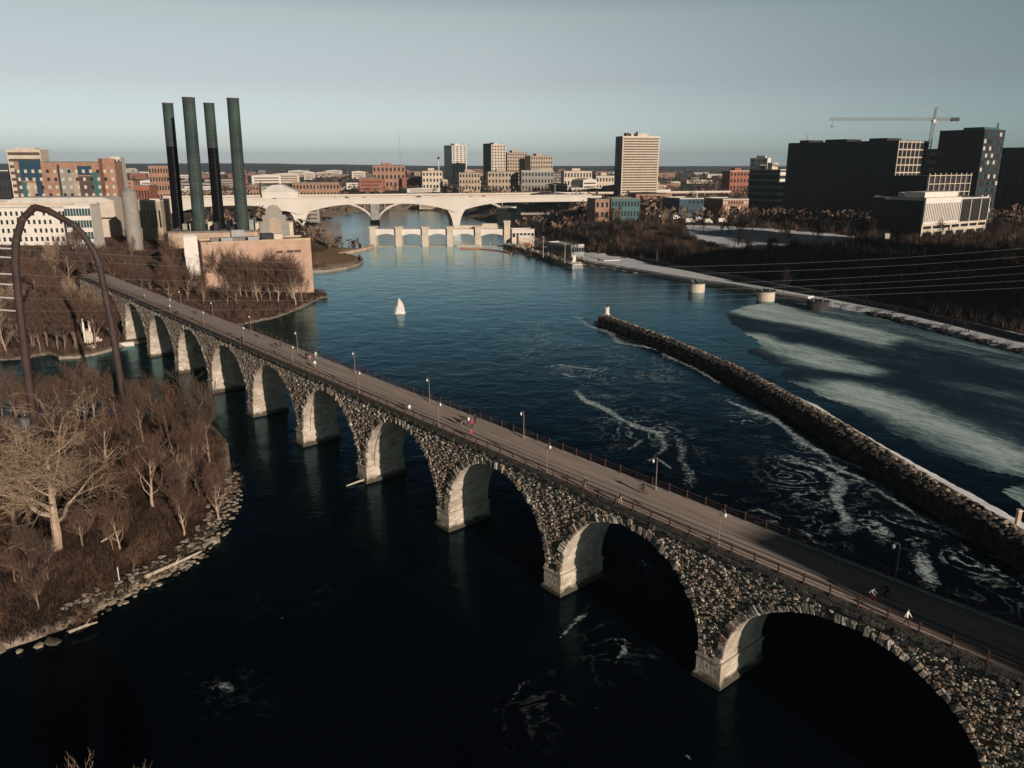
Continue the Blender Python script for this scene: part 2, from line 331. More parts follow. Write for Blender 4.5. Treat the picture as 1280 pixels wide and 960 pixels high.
# ------------------------------------------------------------------ terrain sheet
SNOW = [
    [at(690, 312, 1), at(740, 319, 1), at(820, 329, 1), at(905, 343, 1), at(1000, 360, 1), at(1110, 382, 1), at(1280, 420, 1), at(1290, 440, 1), at(1100, 396, 1), at(1000, 376, 1), at(900, 356, 1), at(800, 340, 1), at(722, 326, 1), at(660, 304, 1)],
    [at(855, 281, 18), at(900, 283, 18), at(960, 287, 18), at(1070, 296, 18), at(1066, 306, 18), at(1010, 304, 18), at(935, 300, 18), at(862, 291, 18)],
    [at(0, 520, 2), at(50, 516, 2), at(48, 540, 2), at(0, 556, 2)]]
def make_terrain():
    na, nr = 560, 430
    ang = np.linspace(R(-72), R(72), na)
    rad = 14 * (9500 / 14) ** (np.arange(nr) / (nr - 1))
    A, D = np.meshgrid(ang, rad)
    X, Y = np.sin(A) * D, np.cos(A) * D
    Z = ground_z(X, Y)
    P = np.stack([X.ravel(), Y.ravel()], 1)
    sn = np.zeros(len(P))
    for pg in SNOW:
        sn = np.maximum(sn, smooth(5, -3, sdf(P, pg)))
    d = sdf(P, RIVER)
    V = np.stack([X.ravel(), Y.ravel(), Z.ravel()], 1)
    idx = np.arange(na * nr).reshape(nr, na)
    Fc = np.stack([idx[:-1, :-1].ravel(), idx[:-1, 1:].ravel(), idx[1:, 1:].ravel(), idx[1:, :-1].ravel()], 1)
    me = bpy.data.meshes.new('ground')
    me.vertices.add(len(V)); me.vertices.foreach_set('co', V.ravel().astype(np.float32))
    me.loops.add(len(Fc) * 4); me.loops.foreach_set('vertex_index', Fc.ravel().astype(np.int32))
    me.polygons.add(len(Fc)); me.polygons.foreach_set('loop_start', (np.arange(len(Fc)) * 4).astype(np.int32))
    me.polygons.foreach_set('use_smooth', np.ones(len(Fc), bool))
    me.update(calc_edges=True)
    a = me.attributes.new('snow', 'FLOAT', 'POINT'); a.data.foreach_set('value', sn.astype(np.float32))
    g = np.zeros(len(P)); gp = [at(392, 340, 1), at(430, 334, 1), at(452, 328, 1), at(447, 320, 1), at(425, 316, 1), at(465, 309, 1), at(440, 306, 1), at(392, 318, 1)]
    g = smooth(3, -2, sdf(P, gp))
    a = me.attributes.new('grass', 'FLOAT', 'POINT'); a.data.foreach_set('value', g.astype(np.float32))
    m = bpy.data.materials.new('ground_cover'); m.use_nodes = True; nt = m.node_tree; b = nt.nodes['Principled BSDF']
    b.inputs['Roughness'].default_value = .95; b.inputs['Specular IOR Level'].default_value = .1
    tc = nt.nodes.new('ShaderNodeTexCoord')
    def noise(s, det=8, ro=.65):
        n = nt.nodes.new('ShaderNodeTexNoise'); n.inputs['Scale'].default_value = s; n.inputs['Detail'].default_value = det; n.inputs['Roughness'].default_value = ro
        nt.links.new(tc.outputs['Object'], n.inputs['Vector']); return n.outputs['Fac']
    def rmp(src, pts):
        r_ = nt.nodes.new('ShaderNodeValToRGB'); e = r_.color_ramp.elements
        e[0].position, e[0].color = pts[0][0], (*pts[0][1], 1); e[1].position, e[1].color = pts[-1][0], (*pts[-1][1], 1)
        for p, c in pts[1:-1]:
            q = e.new(p); q.color = (*c, 1)
        nt.links.new(src, r_.inputs[0]); return r_.outputs[0]
    def mixc(f, a_, b_):
        x = nt.nodes.new('ShaderNodeMix'); x.data_type = 'RGBA'
        nt.links.new(f, x.inputs['Factor']); nt.links.new(a_, x.inputs['A'])
        if isinstance(b_, tuple): x.inputs['B'].default_value = (*b_, 1)
        else: nt.links.new(b_, x.inputs['B'])
        return x.outputs['Result']
    def attr(nm):
        a_ = nt.nodes.new('ShaderNodeAttribute'); a_.attribute_name = nm; return a_.outputs['Fac']
    soil = rmp(noise(.09), [(.3, (.035, .025, .02)), (.48, (.10, .062, .042)), (.58, (.16, .095, .06)), (.72, (.22, .16, .11))])
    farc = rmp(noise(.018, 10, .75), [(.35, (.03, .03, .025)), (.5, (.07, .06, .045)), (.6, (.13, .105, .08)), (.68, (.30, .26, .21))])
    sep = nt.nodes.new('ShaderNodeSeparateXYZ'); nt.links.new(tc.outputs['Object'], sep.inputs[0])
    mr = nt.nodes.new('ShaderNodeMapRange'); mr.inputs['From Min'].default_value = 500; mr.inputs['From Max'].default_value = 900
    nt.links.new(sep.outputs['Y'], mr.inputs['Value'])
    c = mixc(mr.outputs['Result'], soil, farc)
    gr = rmp(noise(.4), [(.3, (.19, .13, .07)), (.7, (.30, .21, .12))])
    c = mixc(attr('grass'), c, gr)
    # stony shore band by height
    mh = nt.nodes.new('ShaderNodeMapRange'); mh.inputs['From Min'].default_value = 1.1; mh.inputs['From Max'].default_value = .5
    nt.links.new(sep.outputs['Z'], mh.inputs['Value'])
    st = rmp(noise(1.2), [(.35, (.12, .09, .07)), (.65, (.42, .34, .26))])
    c = mixc(mh.outputs['Result'], c, st)
    mm = nt.nodes.new('ShaderNodeMath'); mm.operation = 'ADD'; nt.links.new(attr('snow'), mm.inputs[0]); nt.links.new(noise(.22), mm.inputs[1])
    m2 = nt.nodes.new('ShaderNodeMapRange'); m2.inputs['From Min'].default_value = 1.10; m2.inputs['From Max'].default_value = 1.26
    nt.links.new(mm.outputs[0], m2.inputs['Value'])
    c = mixc(m2.outputs['Result'], c, (.72, .76, .8))
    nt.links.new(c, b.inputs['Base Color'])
    bp = nt.nodes.new('ShaderNodeBump'); bp.inputs['Strength'].default_value = .8; bp.inputs['Distance'].default_value = .8
    nt.links.new(noise(.8, 8, .7), bp.inputs['Height']); nt.links.new(bp.outputs['Normal'], b.inputs['Normal'])
    me.materials.append(m)
    tag(place(me, 'ground'), 'brown winter river banks and flat city land reaching the horizon', None, None, 'structure')
make_terrain()

# ------------------------------------------------------------------ water
def water_mat(name, s1, s2, st, base, rough, tint=(.50, .88, 1.0)):
    m = bpy.data.materials.new(name); m.use_nodes = True; nt = m.node_tree; nt.nodes.remove(nt.nodes['Principled BSDF'])
    df = nt.nodes.new('ShaderNodeBsdfDiffuse'); df.inputs['Color'].default_value = (*base, 1)
    gl = nt.nodes.new('ShaderNodeBsdfGlossy'); gl.inputs['Color'].default_value = (*tint, 1); gl.inputs['Roughness'].default_value = rough
    lw = nt.nodes.new('ShaderNodeLayerWeight'); lw.inputs['Blend'].default_value = .5
    lr_ = nt.nodes.new('ShaderNodeMapRange'); lr_.inputs['From Min'].default_value = .80; lr_.inputs['From Max'].default_value = .92; nt.links.new(lw.outputs['Facing'], lr_.inputs['Value'])
    tm = nt.nodes.new('ShaderNodeMix'); tm.data_type = 'RGBA'; tm.inputs['A'].default_value = (*tint, 1); tm.inputs['B'].default_value = (.80, .97, 1, 1); nt.links.new(lr_.outputs[0], tm.inputs['Factor']); nt.links.new(tm.outputs['Result'], gl.inputs['Color'])
    fr = nt.nodes.new('ShaderNodeFresnel'); fr.inputs['IOR'].default_value = 1.28
    pw = nt.nodes.new('ShaderNodeMath'); pw.operation = 'POWER'; pw.inputs[1].default_value = 1.5; nt.links.new(fr.outputs[0], pw.inputs[0])
    ml = nt.nodes.new('ShaderNodeMath'); ml.operation = 'MULTIPLY'; ml.use_clamp = True; ml.inputs[1].default_value = 2.1; nt.links.new(pw.outputs[0], ml.inputs[0])
    mx = nt.nodes.new('ShaderNodeMixShader'); nt.links.new(ml.outputs[0], mx.inputs[0]); nt.links.new(df.outputs[0], mx.inputs[1]); nt.links.new(gl.outputs[0], mx.inputs[2])
    nt.links.new(mx.outputs[0], nt.nodes['Material Output'].inputs['Surface'])
    tc = nt.nodes.new('ShaderNodeTexCoord'); mp = nt.nodes.new('ShaderNodeMapping'); mp.inputs['Rotation'].default_value = (0, 0, .5)
    nt.links.new(tc.outputs['Object'], mp.inputs[0])
    last = None
    for s_, k, dist in ((s1, st, .25), (s2, st * .8, 1.2), (s2 * .22, st * .35, 3.0)):
        n = nt.nodes.new('ShaderNodeTexNoise'); n.inputs['Scale'].default_value = s_; n.inputs['Detail'].default_value = 4; n.inputs['Distortion'].default_value = .6
        nt.links.new(mp.outputs[0], n.inputs['Vector'])
        b_ = nt.nodes.new('ShaderNodeBump'); b_.inputs['Strength'].default_value = k; b_.inputs['Distance'].default_value = dist
        nt.links.new(n.outputs['Fac'], b_.inputs['Height'])
        if last: nt.links.new(last, b_.inputs['Normal'])
        last = b_.outputs[0]
    nt.links.new(last, gl.inputs['Normal']); nt.links.new(last, fr.inputs['Normal'])
    return m
M['water'] = water_mat('river_water', .9, .12, .22, (.0010, .0026, .0055), .16)
M['water_low'] = water_mat('rapid_water', .35, .08, .55, (.003, .02, .03), .2)
b_ = MB(); b_.quad((-700, -400, 0), (900, -400, 0), (900, DAML[1], 0), (-700, DAML[1], 0))
tag(b_.build('river_water', M['water']), 'dark blue river pool above the lower dam', None, None, 'structure')
b_ = MB(); b_.quad((-700, DAML[1] + 1, -8), (900, DAML[1] + 1, -8), (900, 2600, -8), (-700, 2600, -8))
tag(b_.build('lower_river', M['water_low']), 'choppy lower river below the dam under the white highway bridge', None, None, 'structure')

# foam streaks
def foam_mat():
    m = bpy.data.materials.new('foam'); m.use_nodes = True; nt = m.node_tree; b = nt.nodes['Principled BSDF']
    b.inputs['Base Color'].default_value = (.66, .82, .85, 1); b.inputs['Roughness'].default_value = .8
    tc = nt.nodes.new('ShaderNodeTexCoord')
    n = nt.nodes.new('ShaderNodeTexNoise'); n.inputs['Scale'].default_value = .55; n.inputs['Detail'].default_value = 9; n.inputs['Roughness'].default_value = .72; n.inputs['Distortion'].default_value = 1.5
    nt.links.new(tc.outputs['Object'], n.inputs['Vector'])
    a = nt.nodes.new('ShaderNodeAttribute'); a.attribute_name = 'edge'
    ad = nt.nodes.new('ShaderNodeMath'); ad.operation = 'MULTIPLY_ADD'; ad.inputs[1].default_value = .42; nt.links.new(a.outputs['Fac'], ad.inputs[0]); nt.links.new(n.outputs['Fac'], ad.inputs[2])
    mr = nt.nodes.new('ShaderNodeMapRange'); mr.inputs['From Min'].default_value = .63; mr.inputs['From Max'].default_value = .84; mr.inputs['To Max'].default_value = .9
    nt.links.new(ad.outputs[0], mr.inputs['Value'])
    nf = nt.nodes.new('ShaderNodeTexNoise'); nf.inputs['Scale'].default_value = .42; nf.inputs['Detail'].default_value = 10; nf.inputs['Roughness'].default_value = .8; nf.inputs['Distortion'].default_value = 2.5; nt.links.new(tc.outputs['Object'], nf.inputs['Vector'])
    mf = nt.nodes.new('ShaderNodeMapRange'); mf.inputs['From Min'].default_value = .44; mf.inputs['From Max'].default_value = .56; mf.inputs['To Min'].default_value = .12; nt.links.new(nf.outputs['Fac'], mf.inputs['Value'])
    mm = nt.nodes.new('ShaderNodeMath'); mm.operation = 'MULTIPLY'; nt.links.new(mr.outputs['Result'], mm.inputs[0]); nt.links.new(mf.outputs['Result'], mm.inputs[1]); nt.links.new(mm.outputs[0], b.inputs['Alpha'])
    return m
M['foam'] = foam_mat()
def foam():
    V = []; Fc = []; E = []
    streaks = [  # px points, half width (px horizontally-ish), strength
        ([(712, 393), (745, 410), (780, 428), (830, 440), (870, 462), (905, 480)], 2.4, .75),
        ([(672, 461), (700, 457), (738, 461), (760, 465)], 1.6, .9), ([(694, 464), (712, 471), (730, 470)], 1.4, .9),
        ([(714, 486), (735, 500), (752, 508), (770, 522), (790, 532), (826, 540), (832, 552)], 2.2, 1.0),
        ([(776, 566), (795, 558), (808, 548)], 1.2, .9), ([(806, 580), (820, 572), (845, 588)], 1.8, .9), ([(826, 542), (828, 560), (816, 574)], 1.5, .7),
        ([(752, 476), (770, 483), (785, 486)], 1.4, .6), ([(798, 475), (814, 480)], 1.6, .7), ([(625, 412), (668, 414)], 1.2, .6), ([(664, 424), (690, 428), (672, 434)], 1.3, .6), ([(612, 398), (632, 402)], 1, .5),
        ([(862, 545), (855, 560), (848, 575), (862, 600), (868, 612)], 3, .55),
        ([(897, 498), (930, 508), (960, 520), (985, 540), (1020, 560), (1060, 580), (1100, 596), (1130, 608)], 2.6, .85),
        ([(963, 566), (985, 575), (1020, 585), (1045, 600), (1050, 625), (1060, 650), (1052, 668)], 3.2, .9),
        ([(1020, 570), (1050, 590), (1090, 605), (1120, 622), (1145, 640), (1180, 660), (1240, 690)], 3, .8),
        ([(926, 640), (948, 638), (975, 650)], 1.8, .9), ([(990, 658), (1010, 668), (1020, 680)], 2, .9),
        ([(1072, 645), (1100, 655), (1115, 668), (1105, 680)], 4, .8), ([(1132, 686), (1150, 700), (1165, 718), (1178, 740)], 6, .95), ([(1105, 712), (1140, 716)], 2, .7),
        ([(1252, 708), (1275, 722), (1300, 730)], 7, .8),
        ([(780, 690), (800, 706), (815, 720)], 5, .65), ([(738, 762), (722, 772), (712, 785), (700, 800)], 1.6, .75), ([(762, 798), (782, 800), (775, 815), (765, 828)], 2.5, .65),
        ([(664, 844), (650, 856), (636, 880)], 1.3, .5), ([(262, 858), (275, 860), (288, 868)], 3.4, .95), ([(345, 770), (352, 773)], 1.2, .8), ([(398, 736), (402, 737)], 1, .9), ([(368, 754), (376, 756)], .9, .7),
        ([(857, 942), (866, 956)], 2, .5), ([(0, 548), (30, 540), (50, 528)], 6, .9), ([(0, 530), (20, 520)], 3, .8),
        ([(845, 520), (870, 528)], 1.3, .5), ([(940, 592), (952, 600)], 2, .4), ([(744, 886), (750, 884)], 1, .7), ([(905, 545), (925, 556)], 1.5, .4)]
    rg = random.Random(5)
    for pts, hw, st in streaks:
        # resample
        P = [Vector(at(*p)) for p in pts]; Q = []
        for a, b in zip(P[:-1], P[1:]):
            n = max(2, int((b - a).length / 2.2))
            for i in range(n): Q.append(a.lerp(b, i / n))
        Q.append(P[-1]); n = len(Q)
        base = len(V)
        ph = rg.random() * 9
        for i, q in enumerate(Q):
            d = (Q[min(n - 1, i + 1)] - Q[max(0, i - 1)]).normalized(); nn = Vector((-d.y, d.x))
            dist = q.length; wd = hw * dist / F * 3.9 * (0.65 + .5 * math.sin(i * .35 + ph) ** 2)
            off = nn * (math.sin(i * .5 + ph) * wd * .5)
            for k in range(5):
                t = (k - 2) / 2; p = q + off + nn * (t * wd)
                V.append((p.x, p.y, .012)); E.append((1 - abs(t) ** 1.4) * st * min(1, (i + .3) / 3, (n - i) / 3))
        for i in range(n - 1):
            for k in range(4):
                a = base + i * 5 + k; Fc.append((a, a + 1, a + 6, a + 5))
    me = bpy.data.meshes.new('foam'); me.from_pydata(V, [], Fc); me.materials.append(M['foam'])
    a = me.attributes.new('edge', 'FLOAT', 'POINT'); a.data.foreach_set('value', E)
    V2 = []; E2 = []; F2 = []
    for pg_, k_ in [([(895, 490), (960, 510), (1060, 572), (1180, 640), (1290, 690), (1290, 760), (1180, 745), (1060, 700), (990, 640), (930, 560)], .95), ([(650, 400), (740, 400), (860, 455), (880, 470), (840, 500), (780, 500), (660, 470), (600, 410)], .55), ([(700, 480), (850, 500), (880, 600), (850, 620), (770, 560)], .8),
        ([(900, 620), (1050, 660), (1110, 720), (960, 660)], .8), ([(640, 880), (740, 760), (860, 690), (830, 800), (760, 850), (660, 930)], .26), ([(240, 840), (320, 840), (330, 880), (250, 885)], .1), ([(320, 740), (420, 720), (420, 760), (330, 790)], .12), ([(0, 520), (70, 510), (60, 550), (0, 560)], .6)]:
        pg2 = [at(*p) for p in pg_]; PA = np.array(pg2); x0, y0 = PA.min(0) - 6; x1, y1 = PA.max(0) + 6
        gx, gy = np.meshgrid(np.arange(x0, x1, 2.0), np.arange(y0, y1, 2.0)); PT = np.stack([gx.ravel(), gy.ravel()], 1)
        v = (k_ * smooth(5, -9, sdf(PT, pg2))); sh = gx.shape; n0 = len(V2)
        V2 += [(float(a_), float(b__), .006) for a_, b__ in PT]; E2 += v.tolist()
        for r1 in range(sh[0] - 1):
            for c1 in range(sh[1] - 1):
                q = r1 * sh[1] + c1
                if max(v[q], v[q + 1], v[q + sh[1]], v[q + sh[1] + 1]) > .01: F2.append((n0 + q, n0 + q + 1, n0 + q + sh[1] + 1, n0 + q + sh[1]))
    m = M['foam'].copy(); m.name = 'foam_lace'; nt = m.node_tree; b = nt.nodes['Principled BSDF']
    for l in list(b.inputs['Alpha'].links): nt.links.remove(l)
    tc = nt.nodes.new('ShaderNodeTexCoord'); n = nt.nodes.new('ShaderNodeTexNoise'); n.inputs['Scale'].default_value = .11; n.inputs['Detail'].default_value = 5; n.inputs['Roughness'].default_value = .55; n.inputs['Distortion'].default_value = 1.6
    nt.links.new(tc.outputs['Object'], n.inputs['Vector'])
    def ma(op, a_, b__):
        x = nt.nodes.new('ShaderNodeMath'); x.operation = op
        for k_, v_ in enumerate((a_, b__)):
            if isinstance(v_, (int, float)): x.inputs[k_].default_value = v_
            else: nt.links.new(v_, x.inputs[k_])
        return x.outputs[0]
    rd = ma('ABSOLUTE', ma('SUBTRACT', n.outputs['Fac'], .5), 0)
    m1 = nt.nodes.new('ShaderNodeMapRange'); m1.inputs['From Min'].default_value = .035; m1.inputs['From Max'].default_value = 0; nt.links.new(rd, m1.inputs['Value'])
    n3 = nt.nodes.new('ShaderNodeTexNoise'); n3.inputs['Scale'].default_value = .9; n3.inputs['Detail'].default_value = 7; n3.inputs['Roughness'].default_value = .7; nt.links.new(tc.outputs['Object'], n3.inputs['Vector'])
    m3 = nt.nodes.new('ShaderNodeMapRange'); m3.inputs['From Min'].default_value = .42; m3.inputs['From Max'].default_value = .66; nt.links.new(n3.outputs['Fac'], m3.inputs['Value'])
    n4 = nt.nodes.new('ShaderNodeTexNoise'); n4.inputs['Scale'].default_value = .05; n4.inputs['Detail'].default_value = 3; nt.links.new(tc.outputs['Object'], n4.inputs['Vector'])
    m4 = nt.nodes.new('ShaderNodeMapRange'); m4.inputs['From Min'].default_value = .42; m4.inputs['From Max'].default_value = .6; nt.links.new(n4.outputs['Fac'], m4.inputs['Value'])
    at2 = nt.nodes.new('ShaderNodeAttribute'); at2.attribute_name = 'edge'
    nt.links.new(ma('MULTIPLY', ma('MULTIPLY', m1.outputs[0], m3.outputs[0]), ma('MULTIPLY', at2.outputs['Fac'], ma('MULTIPLY', m4.outputs[0], 1.5))), b.inputs['Alpha'])
    me2 = bpy.data.meshes.new('foam_lace'); me2.from_pydata(V2, [], F2); me2.materials.append(m); a = me2.attributes.new('edge', 'FLOAT', 'POINT'); a.data.foreach_set('value', E2)
    tag(place(me2, 'foam_lace'), 'thin lacy foam lines spread over the current beside the breakwater and bridge', None, None, 'stuff')
    tag(place(me, 'foam'), 'white foam streaks drifting on the dark river around the bridge piers', None, None, 'stuff')
foam()

# ice sheet right of the breakwater
def ice():
    pg = [(905, 392), (925, 383), (960, 379), (1012, 379), (1100, 397), (1280, 444)]
    P = [at(*p) for p in pg] + [(190, 228), (172, 188), (146, 140), (120, 100)] + [at(1280, 636), at(1245, 612), at(1280, 600), at(1225, 588), at(1160, 566), at(1100, 535), at(1075, 515), at(1030, 498), at(985, 478), at(975, 468), at(985, 460), at(960, 452), at(930, 440), at(950, 432), at(925, 412), at(912, 404)]
    # jagged resample
    rg = random.Random(4); Q = []
    for i, a in enumerate(P):
        b = P[(i + 1) % len(P)]; L = math.dist(a, b); n = max(1, int(L / 4))
        for k in range(n):
            t = k / n; j = .8 if 0 < k else 0
            Q.append((a[0] + (b[0] - a[0]) * t + rg.uniform(-j, j), a[1] + (b[1] - a[1]) * t + rg.uniform(-j, j)))
    PA = np.array(Q); x0, y0 = PA.min(0); x1, y1 = PA.max(0); st_ = 1.1
    gx, gy = np.meshgrid(np.arange(x0, x1, st_), np.arange(y0, y1, st_)); sh = gx.shape
    PT = np.stack([gx.ravel(), gy.ravel()], 1); inside = (sdf(PT, Q) < 0).reshape(sh)
    sn = np.zeros(len(PT))
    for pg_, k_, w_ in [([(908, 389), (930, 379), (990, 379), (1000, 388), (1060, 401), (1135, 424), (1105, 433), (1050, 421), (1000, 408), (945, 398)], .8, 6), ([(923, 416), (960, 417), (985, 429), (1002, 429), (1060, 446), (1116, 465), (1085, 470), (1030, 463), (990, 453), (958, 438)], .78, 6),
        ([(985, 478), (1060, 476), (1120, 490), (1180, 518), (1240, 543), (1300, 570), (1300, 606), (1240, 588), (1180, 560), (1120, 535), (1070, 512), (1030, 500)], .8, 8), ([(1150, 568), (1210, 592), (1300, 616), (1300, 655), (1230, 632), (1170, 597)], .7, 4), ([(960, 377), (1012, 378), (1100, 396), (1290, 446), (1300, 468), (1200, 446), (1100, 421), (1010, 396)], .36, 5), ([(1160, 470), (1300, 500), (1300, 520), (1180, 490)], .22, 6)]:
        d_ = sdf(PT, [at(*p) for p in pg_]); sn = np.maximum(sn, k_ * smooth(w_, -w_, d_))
    idx = np.full(sh, -1); V = []; S_ = []; Fc = []
    keep = inside.copy(); cell = inside[:-1, :-1] & inside[1:, :-1] & inside[:-1, 1:] & inside[1:, 1:]
    used = np.zeros(sh, bool); used[:-1, :-1] |= cell; used[1:, :-1] |= cell; used[:-1, 1:] |= cell; used[1:, 1:] |= cell
    snr = sn.reshape(sh)
    for a in range(sh[0]):
        for c in range(sh[1]):
            if used[a, c]: idx[a, c] = len(V); V.append((gx[a, c] + rg.uniform(-.3, .3), gy[a, c] + rg.uniform(-.3, .3), .06)); S_.append(float(snr[a, c]))
    for a in range(sh[0] - 1):
        for c in range(sh[1] - 1):
            if cell[a, c]: Fc.append((int(idx[a, c]), int(idx[a, c + 1]), int(idx[a + 1, c + 1]), int(idx[a + 1, c])))
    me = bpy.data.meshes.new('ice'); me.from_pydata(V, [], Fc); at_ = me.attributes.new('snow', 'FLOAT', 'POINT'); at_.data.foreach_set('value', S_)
    m = bpy.data.materials.new('river_ice'); m.use_nodes = True; nt = m.node_tree; b = nt.nodes['Principled BSDF']
    b.inputs['Roughness'].default_value = .5; b.inputs['Specular IOR Level'].default_value = .12
    tc = nt.nodes.new('ShaderNodeTexCoord'); mp0 = nt.nodes.new('ShaderNodeMapping'); mp0.inputs['Rotation'].default_value = (0, 0, -R(125)); nt.links.new(tc.outputs['Object'], mp0.inputs[0])
    def nz(scale, sx, sy, det=8, ro=.6, di=.6):
        mp = nt.nodes.new('ShaderNodeMapping'); mp.inputs['Scale'].default_value = (sx, sy, 1); nt.links.new(mp0.outputs[0], mp.inputs[0])
        n = nt.nodes.new('ShaderNodeTexNoise'); n.inputs['Scale'].default_value = scale; n.inputs['Detail'].default_value = det; n.inputs['Roughness'].default_value = ro; n.inputs['Distortion'].default_value = di
        nt.links.new(mp.outputs[0], n.inputs['Vector']); return n.outputs['Fac']
    def ma(op, a_, b__, c_=None):
        x = nt.nodes.new('ShaderNodeMath'); x.operation = op
        for k_, v_ in enumerate((a_, b__, c_)):
            if v_ is None: continue
            if isinstance(v_, (int, float)): x.inputs[k_].default_value = v_
            else: nt.links.new(v_, x.inputs[k_])
        return x.outputs[0]
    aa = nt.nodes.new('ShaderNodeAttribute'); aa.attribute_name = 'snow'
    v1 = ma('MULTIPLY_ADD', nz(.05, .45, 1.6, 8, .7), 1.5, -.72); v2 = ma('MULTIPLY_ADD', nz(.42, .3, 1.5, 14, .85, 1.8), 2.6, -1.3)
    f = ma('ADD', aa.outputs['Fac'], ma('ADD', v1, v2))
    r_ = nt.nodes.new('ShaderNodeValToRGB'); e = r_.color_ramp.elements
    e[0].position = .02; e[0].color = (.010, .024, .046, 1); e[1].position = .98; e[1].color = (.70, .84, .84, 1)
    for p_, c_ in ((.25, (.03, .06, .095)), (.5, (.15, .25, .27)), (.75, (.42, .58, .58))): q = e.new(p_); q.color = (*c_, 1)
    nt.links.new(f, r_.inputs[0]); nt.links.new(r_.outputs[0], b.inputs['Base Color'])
    bp = nt.nodes.new('ShaderNodeBump'); bp.inputs['Strength'].default_value = .5; bp.inputs['Distance'].default_value = .3; nt.links.new(v2, bp.inputs['Height']); nt.links.new(bp.outputs[0], b.inputs['Normal'])
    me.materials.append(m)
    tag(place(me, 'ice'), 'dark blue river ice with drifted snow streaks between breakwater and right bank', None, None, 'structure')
ice()
#@@PART2
# ------------------------------------------------------------------ stone arch bridge
BANG = R(-49.5)
BO = at(300, 432, 17.6)
BU = (math.cos(BANG), math.sin(BANG)); BW = (-BU[1], BU[0])      # along, across (away from camera)
BO = (BO[0] + BW[0] * .35, BO[1] + BW[1] * .35)
def b_local(X, Y): dx, dy = X - BO[0], Y - BO[1]; return dx * BU[0] + dy * BU[1], dx * BW[0] + dy * BW[1]
def b_world(u, v): return BO[0] + BU[0] * u + BW[0] * v, BO[1] + BU[1] * u + BW[1] * v
_c = [b_local(*at(*q))[0] for q in [(897, 861), (686, 738), (550, 666), (458, 606), (374, 559), (317, 522), (266, 493), (226, 468), (192, 446)]]
SPAN = (_c[0] - _c[-1]) / 8; U0 = sum(c + i * SPAN for i, c in enumerate(_c)) / 9      # right corner of pier 0
PW, RAD, ZS, DZ, BWID = 3.3, (SPAN - 3.3) / 2, 3.4, 17.9, 8.3
bridge = thing('stone_arch_bridge', 'long rough stone bridge with round arches carrying a path across the river', 'bridge', (BO[0], BO[1], 0), BANG)
KS = list(range(-10, 4))            # pier indices; index 0 = (901,860), negative = left
WIDE = 2.3                                # the spans from the nearest pier rightwards are wider
RX = {k: RAD + (WIDE if k >= 0 else 0) for k in KS}
corner = {k: U0 + k * SPAN + 2 * WIDE * max(0, k) for k in KS}
arcs = {k: corner[k] + RX[k] for k in KS[:-1]}       # arch to the right of pier k
XL, XR = corner[KS[0]] - PW - 30, corner[KS[-1]] + 30
ZT = 17.0
# wall bodies (near and far faces) and barrels
def arch_z(x, c, r): return ZS + math.sqrt(max(0, r * r - (x - c) ** 2))
wall = MB(); barrel = MB(); NS = 40
for y in (0.0, BWID):
    wall.quad((XL, y, -2), (corner[KS[0]] - PW * 0, y, -2), (corner[KS[0]], y, ZT), (XL, y, ZT))
    wall.quad((corner[KS[-1]] - PW, y, -2), (XR, y, -2), (XR, y, ZT), (corner[KS[-1]] - PW, y, ZT))
    for k in KS[1:-1]:
        wall.quad((corner[k] - PW, y, ZS), (corner[k], y, ZS), (corner[k], y, ZT), (corner[k] - PW, y, ZT))
    for k, c in arcs.items():
        for i in range(NS):
            a0, a1 = math.pi * (1 - i / NS), math.pi * (1 - (i + 1) / NS)
            x0, x1 = c + RX[k] * math.cos(a0), c + RX[k] * math.cos(a1)
            wall.quad((x0, y, ZS + RAD * math.sin(a0)), (x1, y, ZS + RAD * math.sin(a1)), (x1, y, ZT), (x0, y, ZT))
tag(wall.build('spandrel_wall', M['mortar'], bridge), None)
for k, c in arcs.items():
    mb = MB()
    for i in range(NS):
        a0, a1 = math.pi * (1 - i / NS), math.pi * (1 - (i + 1) / NS)
        p0 = (c + RX[k] * math.cos(a0), ZS + RAD * math.sin(a0)); p1 = (c + RX[k] * math.cos(a1), ZS + RAD * math.sin(a1))
        mb.quad((p0[0], -.02, p0[1]), (p0[0], BWID + .02, p0[1]), (p1[0], BWID + .02, p1[1]), (p1[0], -.02, p1[1]))
    # inner concrete rib
    if k in (-4, -3):
        for i in range(NS):
            a0, a1 = math.pi * (1 - i / NS), math.pi * (1 - (i + 1) / NS); r2 = RAD - .35
            q = [(c + r_ * math.cos(a_), ZS + r_ * math.sin(a_)) for r_, a_ in ((RAD, a0), (RAD, a1), (r2, a1), (r2, a0))]
            mb.extr(q, 1.5, BWID - .5)
    mb.build('arch_barrel', M['limestone'], bridge, smooth=False)
